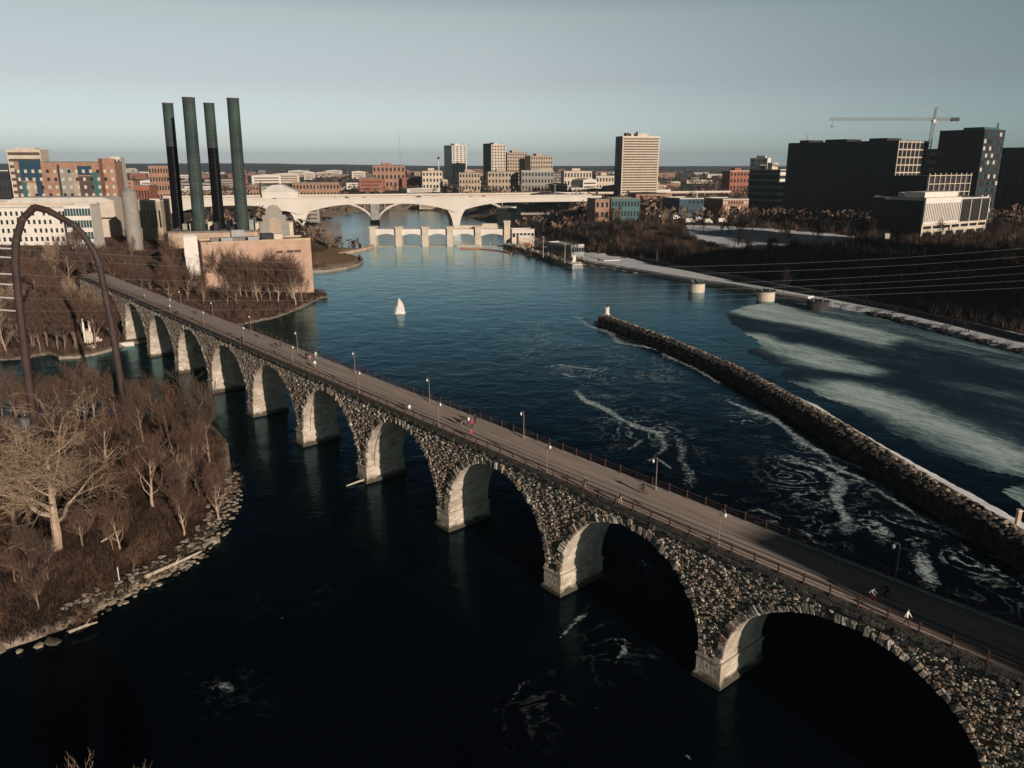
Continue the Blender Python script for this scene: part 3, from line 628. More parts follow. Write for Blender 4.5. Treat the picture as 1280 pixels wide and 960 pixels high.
# voussoir rings
rg = random.Random(11)
SM = [M['stoneA'], M['stoneB'], M['stoneC'], M['stoneD']]
def vouss(side):
    for k, c in arcs.items():
        mb = MB(); n = 62; a = math.pi
        cuts = [math.pi * i / n for i in range(n + 1)]
        cuts = [cuts[0]] + [q + rg.uniform(-.014, .014) for q in cuts[1:-1]] + [cuts[-1]]
        for i in range(n):
            a0, a1 = cuts[i] + .004, cuts[i + 1] - .004; ro = RAD + rg.uniform(.5, 1.35); ri = RAD - rg.uniform(0, .06)
            ro = min(ro, (ZT - ZS - .1) / max(.01, math.sin((a0 + a1) / 2)))
            pr = rg.uniform(.12, .42) * (1 if k > -5 else .55)
            y0, y1 = (.05, -pr) if side == 0 else (BWID - .05, BWID + pr)
            ex = RX[k] - RAD; p = [(c + (ri + ex) * math.cos(a0), ZS + ri * math.sin(a0)), (c + (ro + ex) * math.cos(a0), ZS + ro * math.sin(a0)), (c + (ro + ex) * math.cos(a1), ZS + ro * math.sin(a1)), (c + (ri + ex) * math.cos(a1), ZS + ri * math.sin(a1))]
            n0 = len(mb.v); mx = sum(q[0] for q in p) / 4; mz = sum(q[1] for q in p) / 4
            mb.v += [(q[0], y0, q[1]) for q in p] + [(mx + (q[0] - mx) * .88, y1 + rg.uniform(-.10, .10), mz + (q[1] - mz) * .9) for q in p]
            mi = rg.choice([0, 0, 2, 2, 3, 1])
            for f in ((4, 5, 6, 7), (0, 1, 5, 4), (1, 2, 6, 5), (2, 3, 7, 6), (3, 0, 4, 7)):
                mb.f.append(tuple(n0 + q for q in f)); mb.m.append(mi)
        mb.build('arch_ring', SM, bridge)
vouss(0)
# rough faced stones, near face: one sheet of stones per span
def stones(k):
    mb = MB(); x_lo = corner[k] - PW if k != KS[0] else corner[k] - PW - 29.5
    x_hi = corner[k] + 2 * RX[k] if k != KS[-1] else corner[k] + 28
    z = ZS + .02 if k not in (KS[0], KS[-1]) else -.5
    while z < ZT - .15:
        hh = rg.uniform(.24, .38) if k > -5 else rg.uniform(.3, .44)
        if z + hh > ZT: hh = ZT - z
        x = x_lo + rg.uniform(-.3, .0)
        while x < x_hi:
            ww = (rg.uniform(.26, .72) if k > -5 else rg.uniform(.34, .8)); cx, cz = x + ww / 2, z + hh / 2
            ok = True
            for kk in (k - 1, k):
                if kk in arcs and math.hypot((cx - arcs[kk]) * (RAD + .5) / (RX[kk] + .5), max(0, cz - ZS)) < RAD + .5: ok = False
            if ok:
                g = .025; x0, x1, z0, z1 = x + g, x + ww - g, z + g, z + hh - g
                pr = (rg.choice([.03, .07, .12, .17, .26]) + rg.uniform(0, .05)) * (1 if k > -5 else .6)
                n0 = len(mb.v); cx2 = cx + rg.uniform(-.3, .3) * ww; cz2 = cz + rg.uniform(-.25, .25) * hh; bv = .12
                base = [(x0, z0), (x1, z0), (x1, z1), (x0, z1)]
                mb.v += [(p, .05, q) for p, q in base]
                mb.v += [(cx + (p - cx) * (1 - bv), -pr * rg.uniform(.25, 1.0), cz + (q - cz) * (1 - bv * 1.3)) for p, q in base]
                mb.v.append((cx2, -pr * rg.uniform(.9, 1.5), cz2))
                pt = .5 + .5 * math.sin(cx * .23 + 1.3 * math.sin(cz * .4 + cx * .05)); mi = rg.choices([0, 1, 2, 3], [.34, .16 + .3 * pt, .3 - .15 * pt, .14])[0]
                if z > ZT - 2.6: mi = rg.choices([0, 1, 2, 3], [.2, .2, .4, .2])[0]
                for f in ((0, 1, 5, 4), (1, 2, 6, 5), (2, 3, 7, 6), (3, 0, 4, 7), (4, 5, 8), (5, 6, 8), (6, 7, 8), (7, 4, 8)):
                    mb.f.append(tuple(n0 + q for q in f)); mb.m.append(mi)
            x += ww
        z += hh
    return mb
allst = MB()
for k in KS:
    q = stones(k); n0 = len(allst.v); allst.v += q.v; allst.m += q.m; allst.f += [tuple(n0 + i for i in f) for f in q.f]
allst.build('stone_facing', SM, bridge)
# piers with plinths
for k in KS[1:-1]:
    x1 = corner[k]; x0 = x1 - PW
    p = MB(); p.box(x0 + .02, .02, 2.8, x1 - .02, BWID - .02, ZS + .6); pier = p.build('pier', M['limestone'], bridge)
    q = MB(); q.box(x0 - .25, -.45, 3.1, x1 + .25, BWID + .4, 3.4); q.box(x0 - .12, -.3, .75, x1 + .12, BWID + .3, 3.1)
    q.box(x0 - .42, -.65, -3, x1 + .42, BWID + .6, .5); q.prism([(x0 - .42, -.65), (x1 + .42, -.65), (x1 + .42, BWID + .6), (x0 - .42, BWID + .6)], .5, .75, top=[(x0 - .2, -.4), (x1 + .2, -.4), (x1 + .2, BWID + .4), (x0 - .2, BWID + .4)])
    q.build('plinth', M['limestone'], pier)
# cornice, deck, kerbs
c = MB(); x = XL
while x < XR:
    ww = rg.uniform(.7, 1.3); pr = rg.uniform(.22, .5)
    c.box(x, -pr, ZT + .02, x + ww - .03, .1, ZT + rg.uniform(.32, .5)); x += ww
c.box(XL, BWID - .1, ZT, XR, BWID + .35, ZT + .45)
c.build('cornice', M['cornice'], bridge)
d = MB(); d.box(XL, .1, ZT + .01, XR, BWID - .1, DZ - .12); deck = d.build('deck', M['mortar'], bridge)
d = MB(); d.box(XL, .12, DZ - .11, XR, BWID - .12, DZ); d.build('path_surface', M['asphalt'], deck)
d = MB()
for y0, y1 in ((1.9, 2.35), (2.9, 3.25), (4.2, 4.35)): d.box(XL, y0, DZ + .001, XR, y1, DZ + .006)
d.build('lane_stripe', M['asphalt_dark'], deck)
d = MB(); d.box(XL, -.16, ZT + .52, XR, .11, DZ + .1); d.build('coping', M['cornice'], bridge)
d = MB(); d.box(XL, BWID - .11, ZT + .46, XR, BWID + .3, DZ + .14); d.build('kerb', M['kerb'], bridge)
# railings
def railing(y, u_a, u_b, sp):
    r = MB()
    for z, t in ((1.12, .05), (.72, .028), (.36, .028)): r.box(XL, y - t, DZ + z - t, XR, y + t, DZ + z + t)
    x = XL
    ro = r.build('railing', M['rail'], bridge)
    pb = MB(); pb.box(-.075, -.075, DZ + .1, .075, .075, DZ + 1.3); pb.box(-.1, -.1, DZ + 1.3, .1, .1, DZ + 1.36); pm = pb.mesh('rail_post', M['rail'])
    n = int((u_b - u_a) / sp)
    for i in range(min(n, 100)): place(pm, 'rail_post', ro, (u_a + i * sp, y, 0))
UVIS_L, UVIS_R = b_local(*at(150, 358, DZ))[0], b_local(*at(1280, 850, DZ))[0]
sp = (UVIS_R - UVIS_L) / 99
railing(-.08, UVIS_L, UVIS_R + sp, sp); railing(BWID + .12, UVIS_L + 8, UVIS_R + 8 + sp, sp)

# street lamps on the deck
def make_lamp():
    t = thing('street_lamp', 'x', 'street lamp', (0, 0, 0))
    p = MB(); p.tube([(0, 0, 0), (0, 0, .5)], [.16, .12], 8); p.tube([(0, 0, .5), (0, 0, 4.3)], [.07, .05], 8); p.build('post', M['lamp_post'], t)
    a = MB(); a.tube([(0, 0, 4.25)] + [(.32 - .32 * math.cos(q), 0, 4.25 + .36 * math.sin(q)) for q in [math.pi * i / 7 for i in range(1, 8)]], .035, 6); a.build('arm', M['lamp_post'], t)
    g = MB(); g.tube([(.64, 0, 4.28), (.64, 0, 4.2), (.64, 0, 4.05), (.64, 0, 3.85), (.64, 0, 3.72)], [.06, .14, .18, .14, .05], 10); g.build('globe', M['globe'], t, smooth=True)
    return t
lamp0 = None
far_u = [b_local(*at(*q, DZ))[0] for q in [(369, 433), (442, 466), (532, 503), (650, 549), (812, 615), (1107, 737)]]
near_u = [b_local(*at(*q, DZ))[0] for q in [(364, 456), (447, 491), (548, 533), (684, 590), (892, 684)]]
dists = far_u[1:]; spf = (far_u[-1] - far_u[1]) / 4 if len(far_u) > 4 else 27.7
i = 0
for side, us, v, face in (('far', [far_u[1] - 4 * SPAN, far_u[1] - 3 * SPAN, far_u[1] - 2 * SPAN, far_u[1] - SPAN] + far_u[1:], BWID - .45, math.pi), ('near', [near_u[0] - 3 * SPAN, near_u[0] - 2 * SPAN, near_u[0] - SPAN] + near_u, .75, 0)):
    for j, u in enumerate(us):
        X, Y = b_world(u, v); lab = 'slim brown lamp with white globe, %s from left on %s side of bridge' % (ORD[j], side)
        if side == 'near': lab = lab.replace('slim brown', 'pale')
        if lamp0 is None:
            lamp0 = make_lamp(); lamp0.location = (X, Y, DZ); lamp0.rotation_euler = (0, 0, BANG + face); lamp0['label'] = lab; lamp0['group'] = 'street lamps along the stone bridge'
        else: copy_thing(lamp0, (X, Y, DZ), BANG + face, lab, 'street lamps along the stone bridge')

# ------------------------------------------------------------------ people
def skin_body(verts, edges, name):
    me = bpy.data.meshes.new(name); me.from_pydata([v[:3] for v in verts], edges, [])
    o = bpy.data.objects.new(name, me); COL.objects.link(o)
    m = o.modifiers.new('s', 'SKIN'); 
    for i, v in enumerate(verts):
        r_ = v[3]; me.skin_vertices[0].data[i].radius = (r_, r_) if not isinstance(r_, tuple) else r_
    me.skin_vertices[0].data[0].use_root = True
    s = o.modifiers.new('u', 'SUBSURF'); s.levels = 1; s.render_levels = 1
    dg = bpy.context.evaluated_depsgraph_get(); dg.update()
    out = bpy.data.meshes.new_from_object(o.evaluated_get(dg)); out.name = name
    bpy.data.objects.remove(o); out.polygons.foreach_set('use_smooth', [True] * len(out.polygons))
    return out
def person_mesh(stride, armsw, seated=False):
    if not seated:
        s, a = stride, armsw
        V = [(0, 0, .95, (.15, .11)), (0, .01, 1.15, (.14, .10)), (0, .02, 1.38, (.18, .11)), (0, .02, 1.50, (.06, .06)), (0, .0, 1.57, (.07, .08)), (0, -.01, 1.68, (.095, .11)), (0, -.0, 1.77, (.06, .07)),
             (-.20, .02, 1.40, .06), (-.24, a, 1.14, .045), (-.23, a * 1.6 - .08, .92, .035), (-.22, a * 1.7 - .11, .82, .04),
             (.20, .02, 1.40, .06), (.24, -a, 1.14, .045), (.23, -a * 1.6 - .08, .92, .035), (.22, -a * 1.7 - .11, .82, .04),
             (-.10, 0, .86, .09), (-.10, -s * .6, .50, .06), (-.10, -s, .10, .045), (-.10, -s - .14, .04, .04),
             (.10, 0, .86, .09), (.10, s * .3, .50, .06), (.10, s, .12, .045), (.10, s - .10, .04, .04)]
    else:
        V = [(0, .28, .98, (.15, .13)), (0, .14, 1.16, (.14, .11)), (0, -.04, 1.34, (.18, .12)), (0, -.12, 1.42, (.06, .06)), (0, -.16, 1.47, (.07, .08)), (0, -.20, 1.57, (.1, .12)), (0, -.19, 1.66, (.07, .08)),
             (-.19, -.06, 1.34, .06), (-.24, -.24, 1.15, .045), (-.22, -.44, 1.06, .035), (-.21, -.50, 1.04, .04),
             (.19, -.06, 1.34, .06), (.24, -.24, 1.15, .045), (.22, -.44, 1.06, .035), (.21, -.50, 1.04, .04),
             (-.10, .20, .92, .09), (-.11, -.14, .78, .06), (-.11, .02, .40, .045), (-.11, -.10, .33, .04),
             (.10, .20, .92, .09), (.11, -.10, .62, .06), (.11, .08, .22, .045), (.11, -.05, .16, .04)]
    E = [(0, 1), (1, 2), (2, 3), (3, 4), (4, 5), (5, 6), (2, 7), (7, 8), (8, 9), (9, 10), (2, 11), (11, 12), (12, 13), (13, 14), (0, 15), (15, 16), (16, 17), (17, 18), (0, 19), (19, 20), (20, 21), (21, 22)]
    me = skin_body(V, E, 'person')
    for n in ('c_black', 'c_grey', 'skin', 'c_black'): me.materials.append(M[n])
    for p in me.polygons:
        c = p.center; up = c.z
        hips = .93 if not seated else .96
        if not seated:
            mi = 2 if up > 1.52 else (2 if (abs(c.x) > .17 and up < .88) else (0 if up > hips else 1))
            if up < .12: mi = 3
            if up > 1.66 and (c.y > -.06 or up > 1.74): mi = 3
        else:
            mi = 2 if up > 1.46 and c.y < -.1 else (0 if (up > .98 or c.y < -.3) else 1)
            if up > 1.60: mi = 3
        p.material_index = mi
    return me
PM = [person_mesh(.26, .16), person_mesh(-.2, -.12), person_mesh(.05, .03)]
PS = person_mesh(0, 0, True)
def person(mesh, u, v, face, jacket, pants, label, z=DZ, world=None, hair='c_black', sc=1.0):
    X, Y = world or b_world(u, v)
    o = place(mesh, 'person', None, (X, Y, z + .006), face, (sc,) * 3)
    for i, mname in ((0, jacket), (1, pants), (3, hair)):
        o.material_slots[i].link = 'OBJECT'; o.material_slots[i].material = M[mname]
    return tag(o, label, 'person')
def uv(px, py): return b_local(*at(px, py, DZ))
AL = BANG + math.pi / 2         # facing: local -y forward; AL -> walking to the left-up end? set per person
def on(px, py):
    u, v = uv(px, py); return u, max(.6, min(BWID - .6, v))
TOLEFT, TORIGHT = BANG + math.pi / 2 + math.pi, BANG + math.pi / 2
for n, (px, py, f, j, p, lab) in enumerate([
    (577, 533, TOLEFT, 'c_black', 'c_grey', 'person in black coat, left one of the small group crossing mid bridge'),
    (586, 532, TORIGHT, 'c_white', 'c_navy', 'person in white top, middle of the small group crossing mid bridge'),
    (590, 536, TORIGHT, 'c_red', 'c_black', 'person in red jacket within the group crossing mid bridge'),
    (594, 530, TOLEFT, 'c_black', 'c_black', 'person in all black, rightmost of the group crossing mid bridge'),
    (589, 549, TORIGHT, 'c_red', 'c_black', 'person in red jacket alone at the near railing mid bridge'),
    (512, 516, TORIGHT, 'c_white', 'c_grey', 'person in white jacket walking alone near the railing left of the red jacket'),
    (394, 460, TORIGHT, 'c_white', 'c_tan', 'person in white jacket walking below the dark group on the left half of the deck'),
    (388, 452, TOLEFT, 'c_pink', 'c_grey', 'person in pink top in the group on the left half of the deck'),
    (383, 449, TOLEFT, 'c_black', 'c_black', 'person in black at the left of the pink top'),
    (395, 448, TORIGHT, 'c_cream', 'c_cream', 'person in cream coat beside the far kerb on the left half of the deck'),
    (345, 435, TOLEFT, 'c_black', 'c_black', 'person in black, left one of a pair by the far kerb'),
    (351, 434, TOLEFT, 'c_navy', 'c_black', 'person in navy, right one of a pair by the far kerb'),
    (326, 423, TOLEFT, 'c_black', 'c_grey', 'person in black jacket and grey trousers far along the left deck'),
    (303, 428, TORIGHT, 'c_black', 'c_black', 'person in black leaning at the near railing far along the deck'),
    (245, 393, TORIGHT, 'c_navy', 'c_black', 'person in dark blue walking on the distant left end of the deck'),
    (222, 394, TOLEFT, 'c_black', 'c_black', 'person in black at near railing on the distant left end of the deck'),
    (213, 387, TOLEFT, 'c_white', 'c_grey', 'person in white far along the left end of the deck'),
    (181, 373, TORIGHT, 'c_tan', 'c_tan', 'person in tan clothes at the farthest left visible deck'),
    (731, 611, TORIGHT, 'c_black', 'c_tan', 'person in black jacket and tan trousers right of the middle of the bridge'),
    (775, 630, TOLEFT, 'c_black', 'c_cream', 'person in black jacket and cream trousers near the railing'),
    (1048, 714, TORIGHT, 'c_grey', 'c_grey', 'person in grey standing by the far kerb on the right half of the deck'),
    (1131, 783, TORIGHT, 'c_white', 'c_black', 'person in white shirt and black trousers, rightmost walker on the deck')]):
    u, v = on(px, py)
    person(PM[n % 3], u, v, f + rnd.uniform(-.3, .3), j, p, lab, sc=rnd.uniform(.94, 1.05))
# cyclists
def make_bicycle():
    t = thing('bicycle', 'x', 'bicycle')
    for y in (-.52, .52):
        wb = MB(); wb.tube([(0, y + .33 * math.cos(a), .34 + .33 * math.sin(a)) for a in [2 * math.pi * i / 16 for i in range(17)]], .025, 5)
        for i in range(6):
            a = math.pi * i / 6; wb.tube([(0, y + .32 * math.cos(a), .34 + .32 * math.sin(a)), (0, y - .32 * math.cos(a), .34 - .32 * math.sin(a))], .004, 3)
        wb.build('wheel', M['c_black'], t)
    fb = MB()
    for a, b in (((0, .52, .34), (0, .12, .30)), ((0, .12, .30), (0, -.36, .80)), ((0, .12, .30), (0, .22, .88)), ((0, .20, .80), (0, -.36, .85)), ((0, .52, .34), (0, .20, .80)), ((0, -.36, .98), (0, -.52, .34))):
        fb.tube([a, b], .02, 6)
    fb.build('frame', M['c_red'], t)
    h = MB(); h.tube([(-.24, -.48, 1.03), (-.2, -.36, 1.02), (.2, -.36, 1.02), (.24, -.48, 1.03)], .015, 6); h.build('handlebar', M['c_black'], t)
    s_ = MB(); s_.box(-.06, .1, .87, .06, .36, .92); s_.build('saddle', M['c_black'], t)
    return t
bk = None
for px, py, f, j, p, lab in ((803, 617, TOLEFT, 'c_black', 'c_black', 'right of centre, near the far kerb and lamp'), (1088, 752, TORIGHT, 'c_white', 'c_black', 'on the dark right half of the deck'), (1106, 748, TOLEFT, 'c_black', 'c_black', 'under the rightmost far lamp')):
    u, v = on(px, py); X, Y = b_world(u, v)
    if bk is None: bk = make_bicycle(); b = bk; b.location = (X, Y, DZ + .006); b.rotation_euler = (0, 0, f)
    else: b = copy_thing(bk, (X, Y, DZ + .006), f, '', None)
    b['label'] = 'bicycle being ridden ' + lab; b['group'] = 'bicycles on the bridge'
    person(PS, 0, 0, f, j, p, 'person in %s bent over handlebars, riding %s' % ('white top' if j == 'c_white' else 'black', lab), world=(X, Y))

# ------------------------------------------------------------------ breakwater
def breakwater():
    t_far = [at(*p, 3.0) for p in [(757, 393), (800, 408), (850, 427), (920, 456), (985, 490), (1060, 532), (1150, 588), (1240, 640)]]
    e = t_far[-1]; d = ((t_far[-1][0] - t_far[-2][0]), (t_far[-1][1] - t_far[-2][1])); t_far.append((e[0] + d[0] * 1.5, e[1] + d[1] * 1.5)); t_far.append((e[0] + d[0] * 4, e[1] + d[1] * 4))
    Q = []
    for a, b in zip(t_far[:-1], t_far[1:]):
        L = math.dist(a, b); n = max(1, int(L / .9))
        for i in range(n): Q.append(Vector((a[0] + (b[0] - a[0]) * i / n, a[1] + (b[1] - a[1]) * i / n)))
    n = len(Q); rg = random.Random(9)
    t = thing('breakwater', 'long rubble stone breakwater pointing upriver with snow along its far side', 'breakwater', (Q[0].x, Q[0].y, 0))
    ox, oy = Q[0]
    prof = [(-1.6, -1.5), (-.9, .6), (0.0, 2.7), (.5, 3.0), (1.6, 3.05), (3.0, 3.0), (4.2, 2.8), (5.2, 1.6), (6.3, .2), (7.2, -1.5)]   # offset towards the near side, z
    mb = MB(); m = len(prof)
    for i, q in enumerate(Q):
        dd = (Q[min(n - 1, i + 1)] - Q[max(0, i - 1)]).normalized(); nn = Vector((dd.y, -dd.x))
        if nn.dot(-q) < 0: nn = -nn
        tt = min(1, (i + .8) / 5)
        for o_, z in prof:
            oo = (o_ - 3) * (tt ** .5) * .92 + 3
            j = .28; mb.v.append((q.x + nn.x * oo + rg.uniform(-j, j) - ox, q.y + nn.y * oo + rg.uniform(-j, j) - oy, (z if z < 0 else z * (.4 + .6 * tt)) + rg.uniform(-j, j)))
    for i in range(n - 1):
        for k in range(m - 1):
            a = i * m + k; mb.f.append((a, a + 1, a + m + 1, a + m)); mb.m.append(0)
    mb.f.append(tuple(range(m))); mb.m.append(0)
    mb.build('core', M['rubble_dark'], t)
    rk = MB()
    for i in range(2, n - 1):
        q = Q[i]; dd = (Q[i + 1] - Q[i - 1]).normalized(); nn = Vector((dd.y, -dd.x))
        if nn.dot(-q) < 0: nn = -nn
        if q.length < 90: continue
        for r_ in range(12 if q.length < 260 else 7):
            o_ = rg.uniform(-.8, 6.4); z = np.interp(o_, [p[0] for p in prof], [p[1] for p in prof]) 
            p = q + nn * o_ + dd * rg.uniform(-.5, .5)
            rk.rock((p.x - ox, p.y - oy, z + rg.uniform(-.05, .15)), rg.uniform(.25, .6), 0 if rg.random() < .7 and o_ < 1.9 else 1, rg)  # near slope gets the dark rock: its shade is put into the colour
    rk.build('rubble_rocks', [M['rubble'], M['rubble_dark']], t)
    # concrete cap strip on the crest seen as a pale line
    cp = MB()
    for i in range(1, n - 1, 3):
        q = Q[i]; dd = (Q[min(n - 1, i + 3)] - q).normalized(); nn = Vector((dd.y, -dd.x))
        if nn.dot(-q) < 0: nn = -nn
        L = (Q[min(n - 1, i + 3)] - q).length - .05; z = 3.1 + rg.uniform(-.05, .1)
        a = q + nn * .1; b = q + nn * .75
        pts = [(a.x - ox, a.y - oy), (b.x - ox, b.y - oy), (b.x + dd.x * L - ox, b.y + dd.y * L - oy), (a.x + dd.x * L - ox, a.y + dd.y * L - oy)]
        cp.prism(pts, 2.3, z)
    cp.build('cap_stones', M['rubble'], t)
    # snow bank along the far side
    i0 = next(i for i, q in enumerate(Q) if proj(q.x, q.y, 3)[0] > 968)
    V = []; Fc = []; 
    for i in range(i0, n):
        q = Q[i]; dd = (Q[min(n - 1, i + 1)] - Q[max(0, i - 1)]).normalized(); nn = Vector((dd.y, -dd.x))
        if nn.dot(-q) < 0: nn = -nn
        s = min(1, (i - i0) / 12); wd = (4.6 + 1.0 * math.sin(i * .07) + rg.uniform(-.25, .25)) * s
        for o_, z in ((.25, 2.95), (-.3, 2.9), (-.35 * wd - .3, 2.2), (-wd - .4, .8), (-wd - 1.6, .02)):
            V.append((q.x + nn.x * o_ - ox, q.y + nn.y * o_ - oy, z + rg.uniform(-.06, .06) * (z > .1)))
    for i in range((len(V) // 5) - 1):
        for k in range(4):
            a = i * 5 + k; Fc.append((a, a + 1, a + 6, a + 5))
    me = bpy.data.meshes.new('snow_bank'); me.from_pydata(V, [], Fc); me.materials.append(M['snow']); place(me, 'snow_bank', t)
    # beacon
    X, Y = at(756, 391, 3.0)
    X += 1
    b = thing('navigation_beacon', 'small white round navigation beacon at the tip of the rubble breakwater', 'beacon', (X - .3, Y - 1.2, 2.5))
    q = MB(); q.tube([(0, 0, 0), (0, 0, .5)], [1.3, 1.2], 12); q.build('base', M['concrete'], b)
    q = MB(); q.tube([(0, 0, .5), (0, 0, 2.9)], [.95, .85], 12); q.tube([(0, 0, 2.9), (0, 0, 3.1)], [1.1, 1.1], 12); q.build('body', M['white'], b)
    q = MB(); q.tube([(0, 0, 3.1), (0, 0, 3.9)], [.3, .28], 8); q.tube([(0, 0, 3.9), (0, 0, 4.2)], [.4, .05], 8); q.build('lantern', M['darkwall'], b)
    X, Y = at(1272, 652, 3)
    b = thing('marker_post', 'weathered tan concrete post on the breakwater at the right picture edge', 'post', (X, Y, 2.6))
    q = MB(); q.box(-.3, -.3, 0, .3, .3, 2.4); q.build('shaft', M['concrete_warm'], b); q = MB(); q.box(-.38, -.38, 2.4, .38, .38, 2.6); q.build('cap', M['concrete'], b)
breakwater()

# rock island in the pool
X, Y = at(499, 392)
mb = MB(); s = [(-2.6, -1.6), (2.8, -1.5), (3.2, 1.3), (-2.0, 1.8)]
rg = random.Random(2)
prev = None
levels = [(0, 1.0, 0, 0), (1.2, .92, .1, 0), (2.6, .72, .3, .05), (4.2, .5, .5, .1), (5.6, .28, .35, .1), (6.4, .1, .1, 0)]
rings = []
for z, k, dx, dy in levels:
    r_ = []
    for i in range(9):
        a = 2 * math.pi * i / 9; rr = (2.5 if abs(math.cos(a)) > .5 else 1.9) * k * rg.uniform(.88, 1.12)
        r_.append((math.cos(a) * rr + dx, math.sin(a) * rr * .8 + dy, z + rg.uniform(-.15, .15)))
    rings.append(r_)
for r_ in rings: mb.v += r_
for l in range(len(rings) - 1):
    for i in range(9):
        j = (i + 1) % 9; mb.f.append((l * 9 + i, l * 9 + j, l * 9 + 9 + j, l * 9 + 9 + i)); mb.m.append(0)
mb.f.append(tuple(len(mb.v) - 9 + i for i in range(9))); mb.m.append(0)
M['buoy_white'] = mat('pale_rock', (.72, .68, .62), .85, .25, .8, .4, 2)
tag(mb.build('pointed_rock', M['buoy_white'], None, (X, Y, -.05)), 'pale pointed rock standing alone out of the blue pool', 'rock')
#@@PART3
# ------------------------------------------------------------------ trees
def grow(seed, h, trunk_r, nlimb, spread, lean=0.0, levels=4, kids=(7, 6, 5), twig_r=.02, curl=.35, up=.25, first=.25, trunk_frac=.75):
    """bare winter tree: returns (trunk+limb mesh builder, crown twig mesh builder)"""
    rg = random.Random(seed); T = MB(); C = MB()
    def branch(p, d, L, r, lev):
        n = 5 if lev == 0 else (4 if lev == 1 else 3)
        pts = [p.copy()]; dirs = [d.copy()]; q = p.copy(); dd = d.copy()
        for i in range(n):
            j = Vector((rg.gauss(0, 1), rg.gauss(0, 1), rg.gauss(0, .7))) * curl * (0.35 if lev == 0 else .8)
            dd = (dd + j * .5 + Vector((0, 0, up if lev > 0 else .1))).normalized()
            q = q + dd * (L / n); pts.append(q.copy()); dirs.append(dd.copy())
        rs = [max(twig_r * .5, r * (1 - .75 * i / n)) for i in range(n + 1)]
        if lev >= 2: rs[-1] = twig_r * .3
        if lev <= 1: T.tube(pts, rs, 7 if lev == 0 else 5, 0, cap=False)
        else: C.tube(pts, rs, 3, 0, cap=False)
        if lev >= levels: return
        k = nlimb if lev == 0 else kids[min(lev - 1, len(kids) - 1)]
        for i in range(k):
            t = (first if lev == 0 else .2) + (1 - (first if lev == 0 else .2)) * (i + rg.random()) / k
            t = min(.999, t); s = t * n; a = int(s); f = s - a
            bp = pts[a].lerp(pts[a + 1], f); bd = dirs[min(n, a + 1)]
            ax = bd.orthogonal().normalized(); ax.rotate(Matrix.Rotation(rg.random() * 6.283, 3, bd))
            ang = rg.uniform(.5, 1.15) * spread if lev == 0 else rg.uniform(.35, 1.0)
            nd = (bd * math.cos(ang) + ax * math.sin(ang)).normalized()
            nl = L * (rg.uniform(.5, .8) * (1.15 - .5 * t) if lev == 0 else rg.uniform(.4, .7))
            branch(bp, nd, nl, max(twig_r, rs[a] * rg.uniform(.35, .6)), lev + 1)
    branch(Vector((0, 0, -.6)), Vector((lean, 0, 1)).normalized(), h * trunk_frac, trunk_r, 0)
    return T, C
def make_tree(seed, mats, scale_args, name='bare_tree'):
    T, C = grow(seed, **scale_args)
    root = thing(name, 'x', 'tree')
    T.build('trunk', M[mats[0]], root); C.build('crown', M[mats[1]], root)
    return root
def put(proto, used, X, Y, z, rot, sc, label, group, mats=None):
    if not used.get(proto.name):
        used[proto.name] = True; proto.location = (X, Y, z); proto.rotation_euler = (0, 0, rot); proto.scale = (sc,) * 3
        proto['label'] = label; proto['group'] = group; r = proto
    else: r = copy_thing(proto, (X, Y, z), rot, label, group, sc)
    if mats:
        for c in r.children:
            mm = mats[0] if c.name.startswith('trunk') else mats[1]
            c.material_slots[0].link = 'OBJECT'; c.material_slots[0].material = M[mm]
    return r
USED = {}
MID = [make_tree(100 + i, ('bark', 'twig'), dict(h=11 + i % 3, trunk_r=.26, nlimb=9, spread=[.8, 1.0, .65, .9, 1.1, .7][i], levels=4, kids=(7, 5, 4), twig_r=.035, up=.22, curl=.4)) for i in range(6)]
# the big island tree and its neighbours
HERO = make_tree(21, ('bark_pale', 'twig_pale'), dict(h=25, trunk_r=.8, nlimb=12, spread=1.25, levels=5, kids=(7, 5, 4, 3), twig_r=.024, up=.02, curl=.75, first=.3, trunk_frac=.62))
NEAR = [make_tree(41, ('bark_pale', 'twig_red'), dict(h=14, trunk_r=.32, nlimb=11, spread=.9, levels=5, kids=(6, 4, 4, 3), twig_r=.02, up=.18, curl=.45, first=.2)),
        make_tree(42, ('bark', 'twig'), dict(h=15, trunk_r=.3, nlimb=10, spread=.75, levels=4, kids=(8, 7, 6), twig_r=.022, up=.25, curl=.4))]
def gput(proto, px, py, sc, label, group, mats=None, rot=None, z=2.0):
    X, Y = at(px, py, z); return put(proto, USED, X, Y, gz(X, Y) - .1, rnd.random() * 6.28 if rot is None else rot, sc, label, group, mats)
gput(HERO, 72, 695, 1.0, 'largest bare pale tree with a thick trunk on the left island', 'bare trees on the left island', rot=.4)
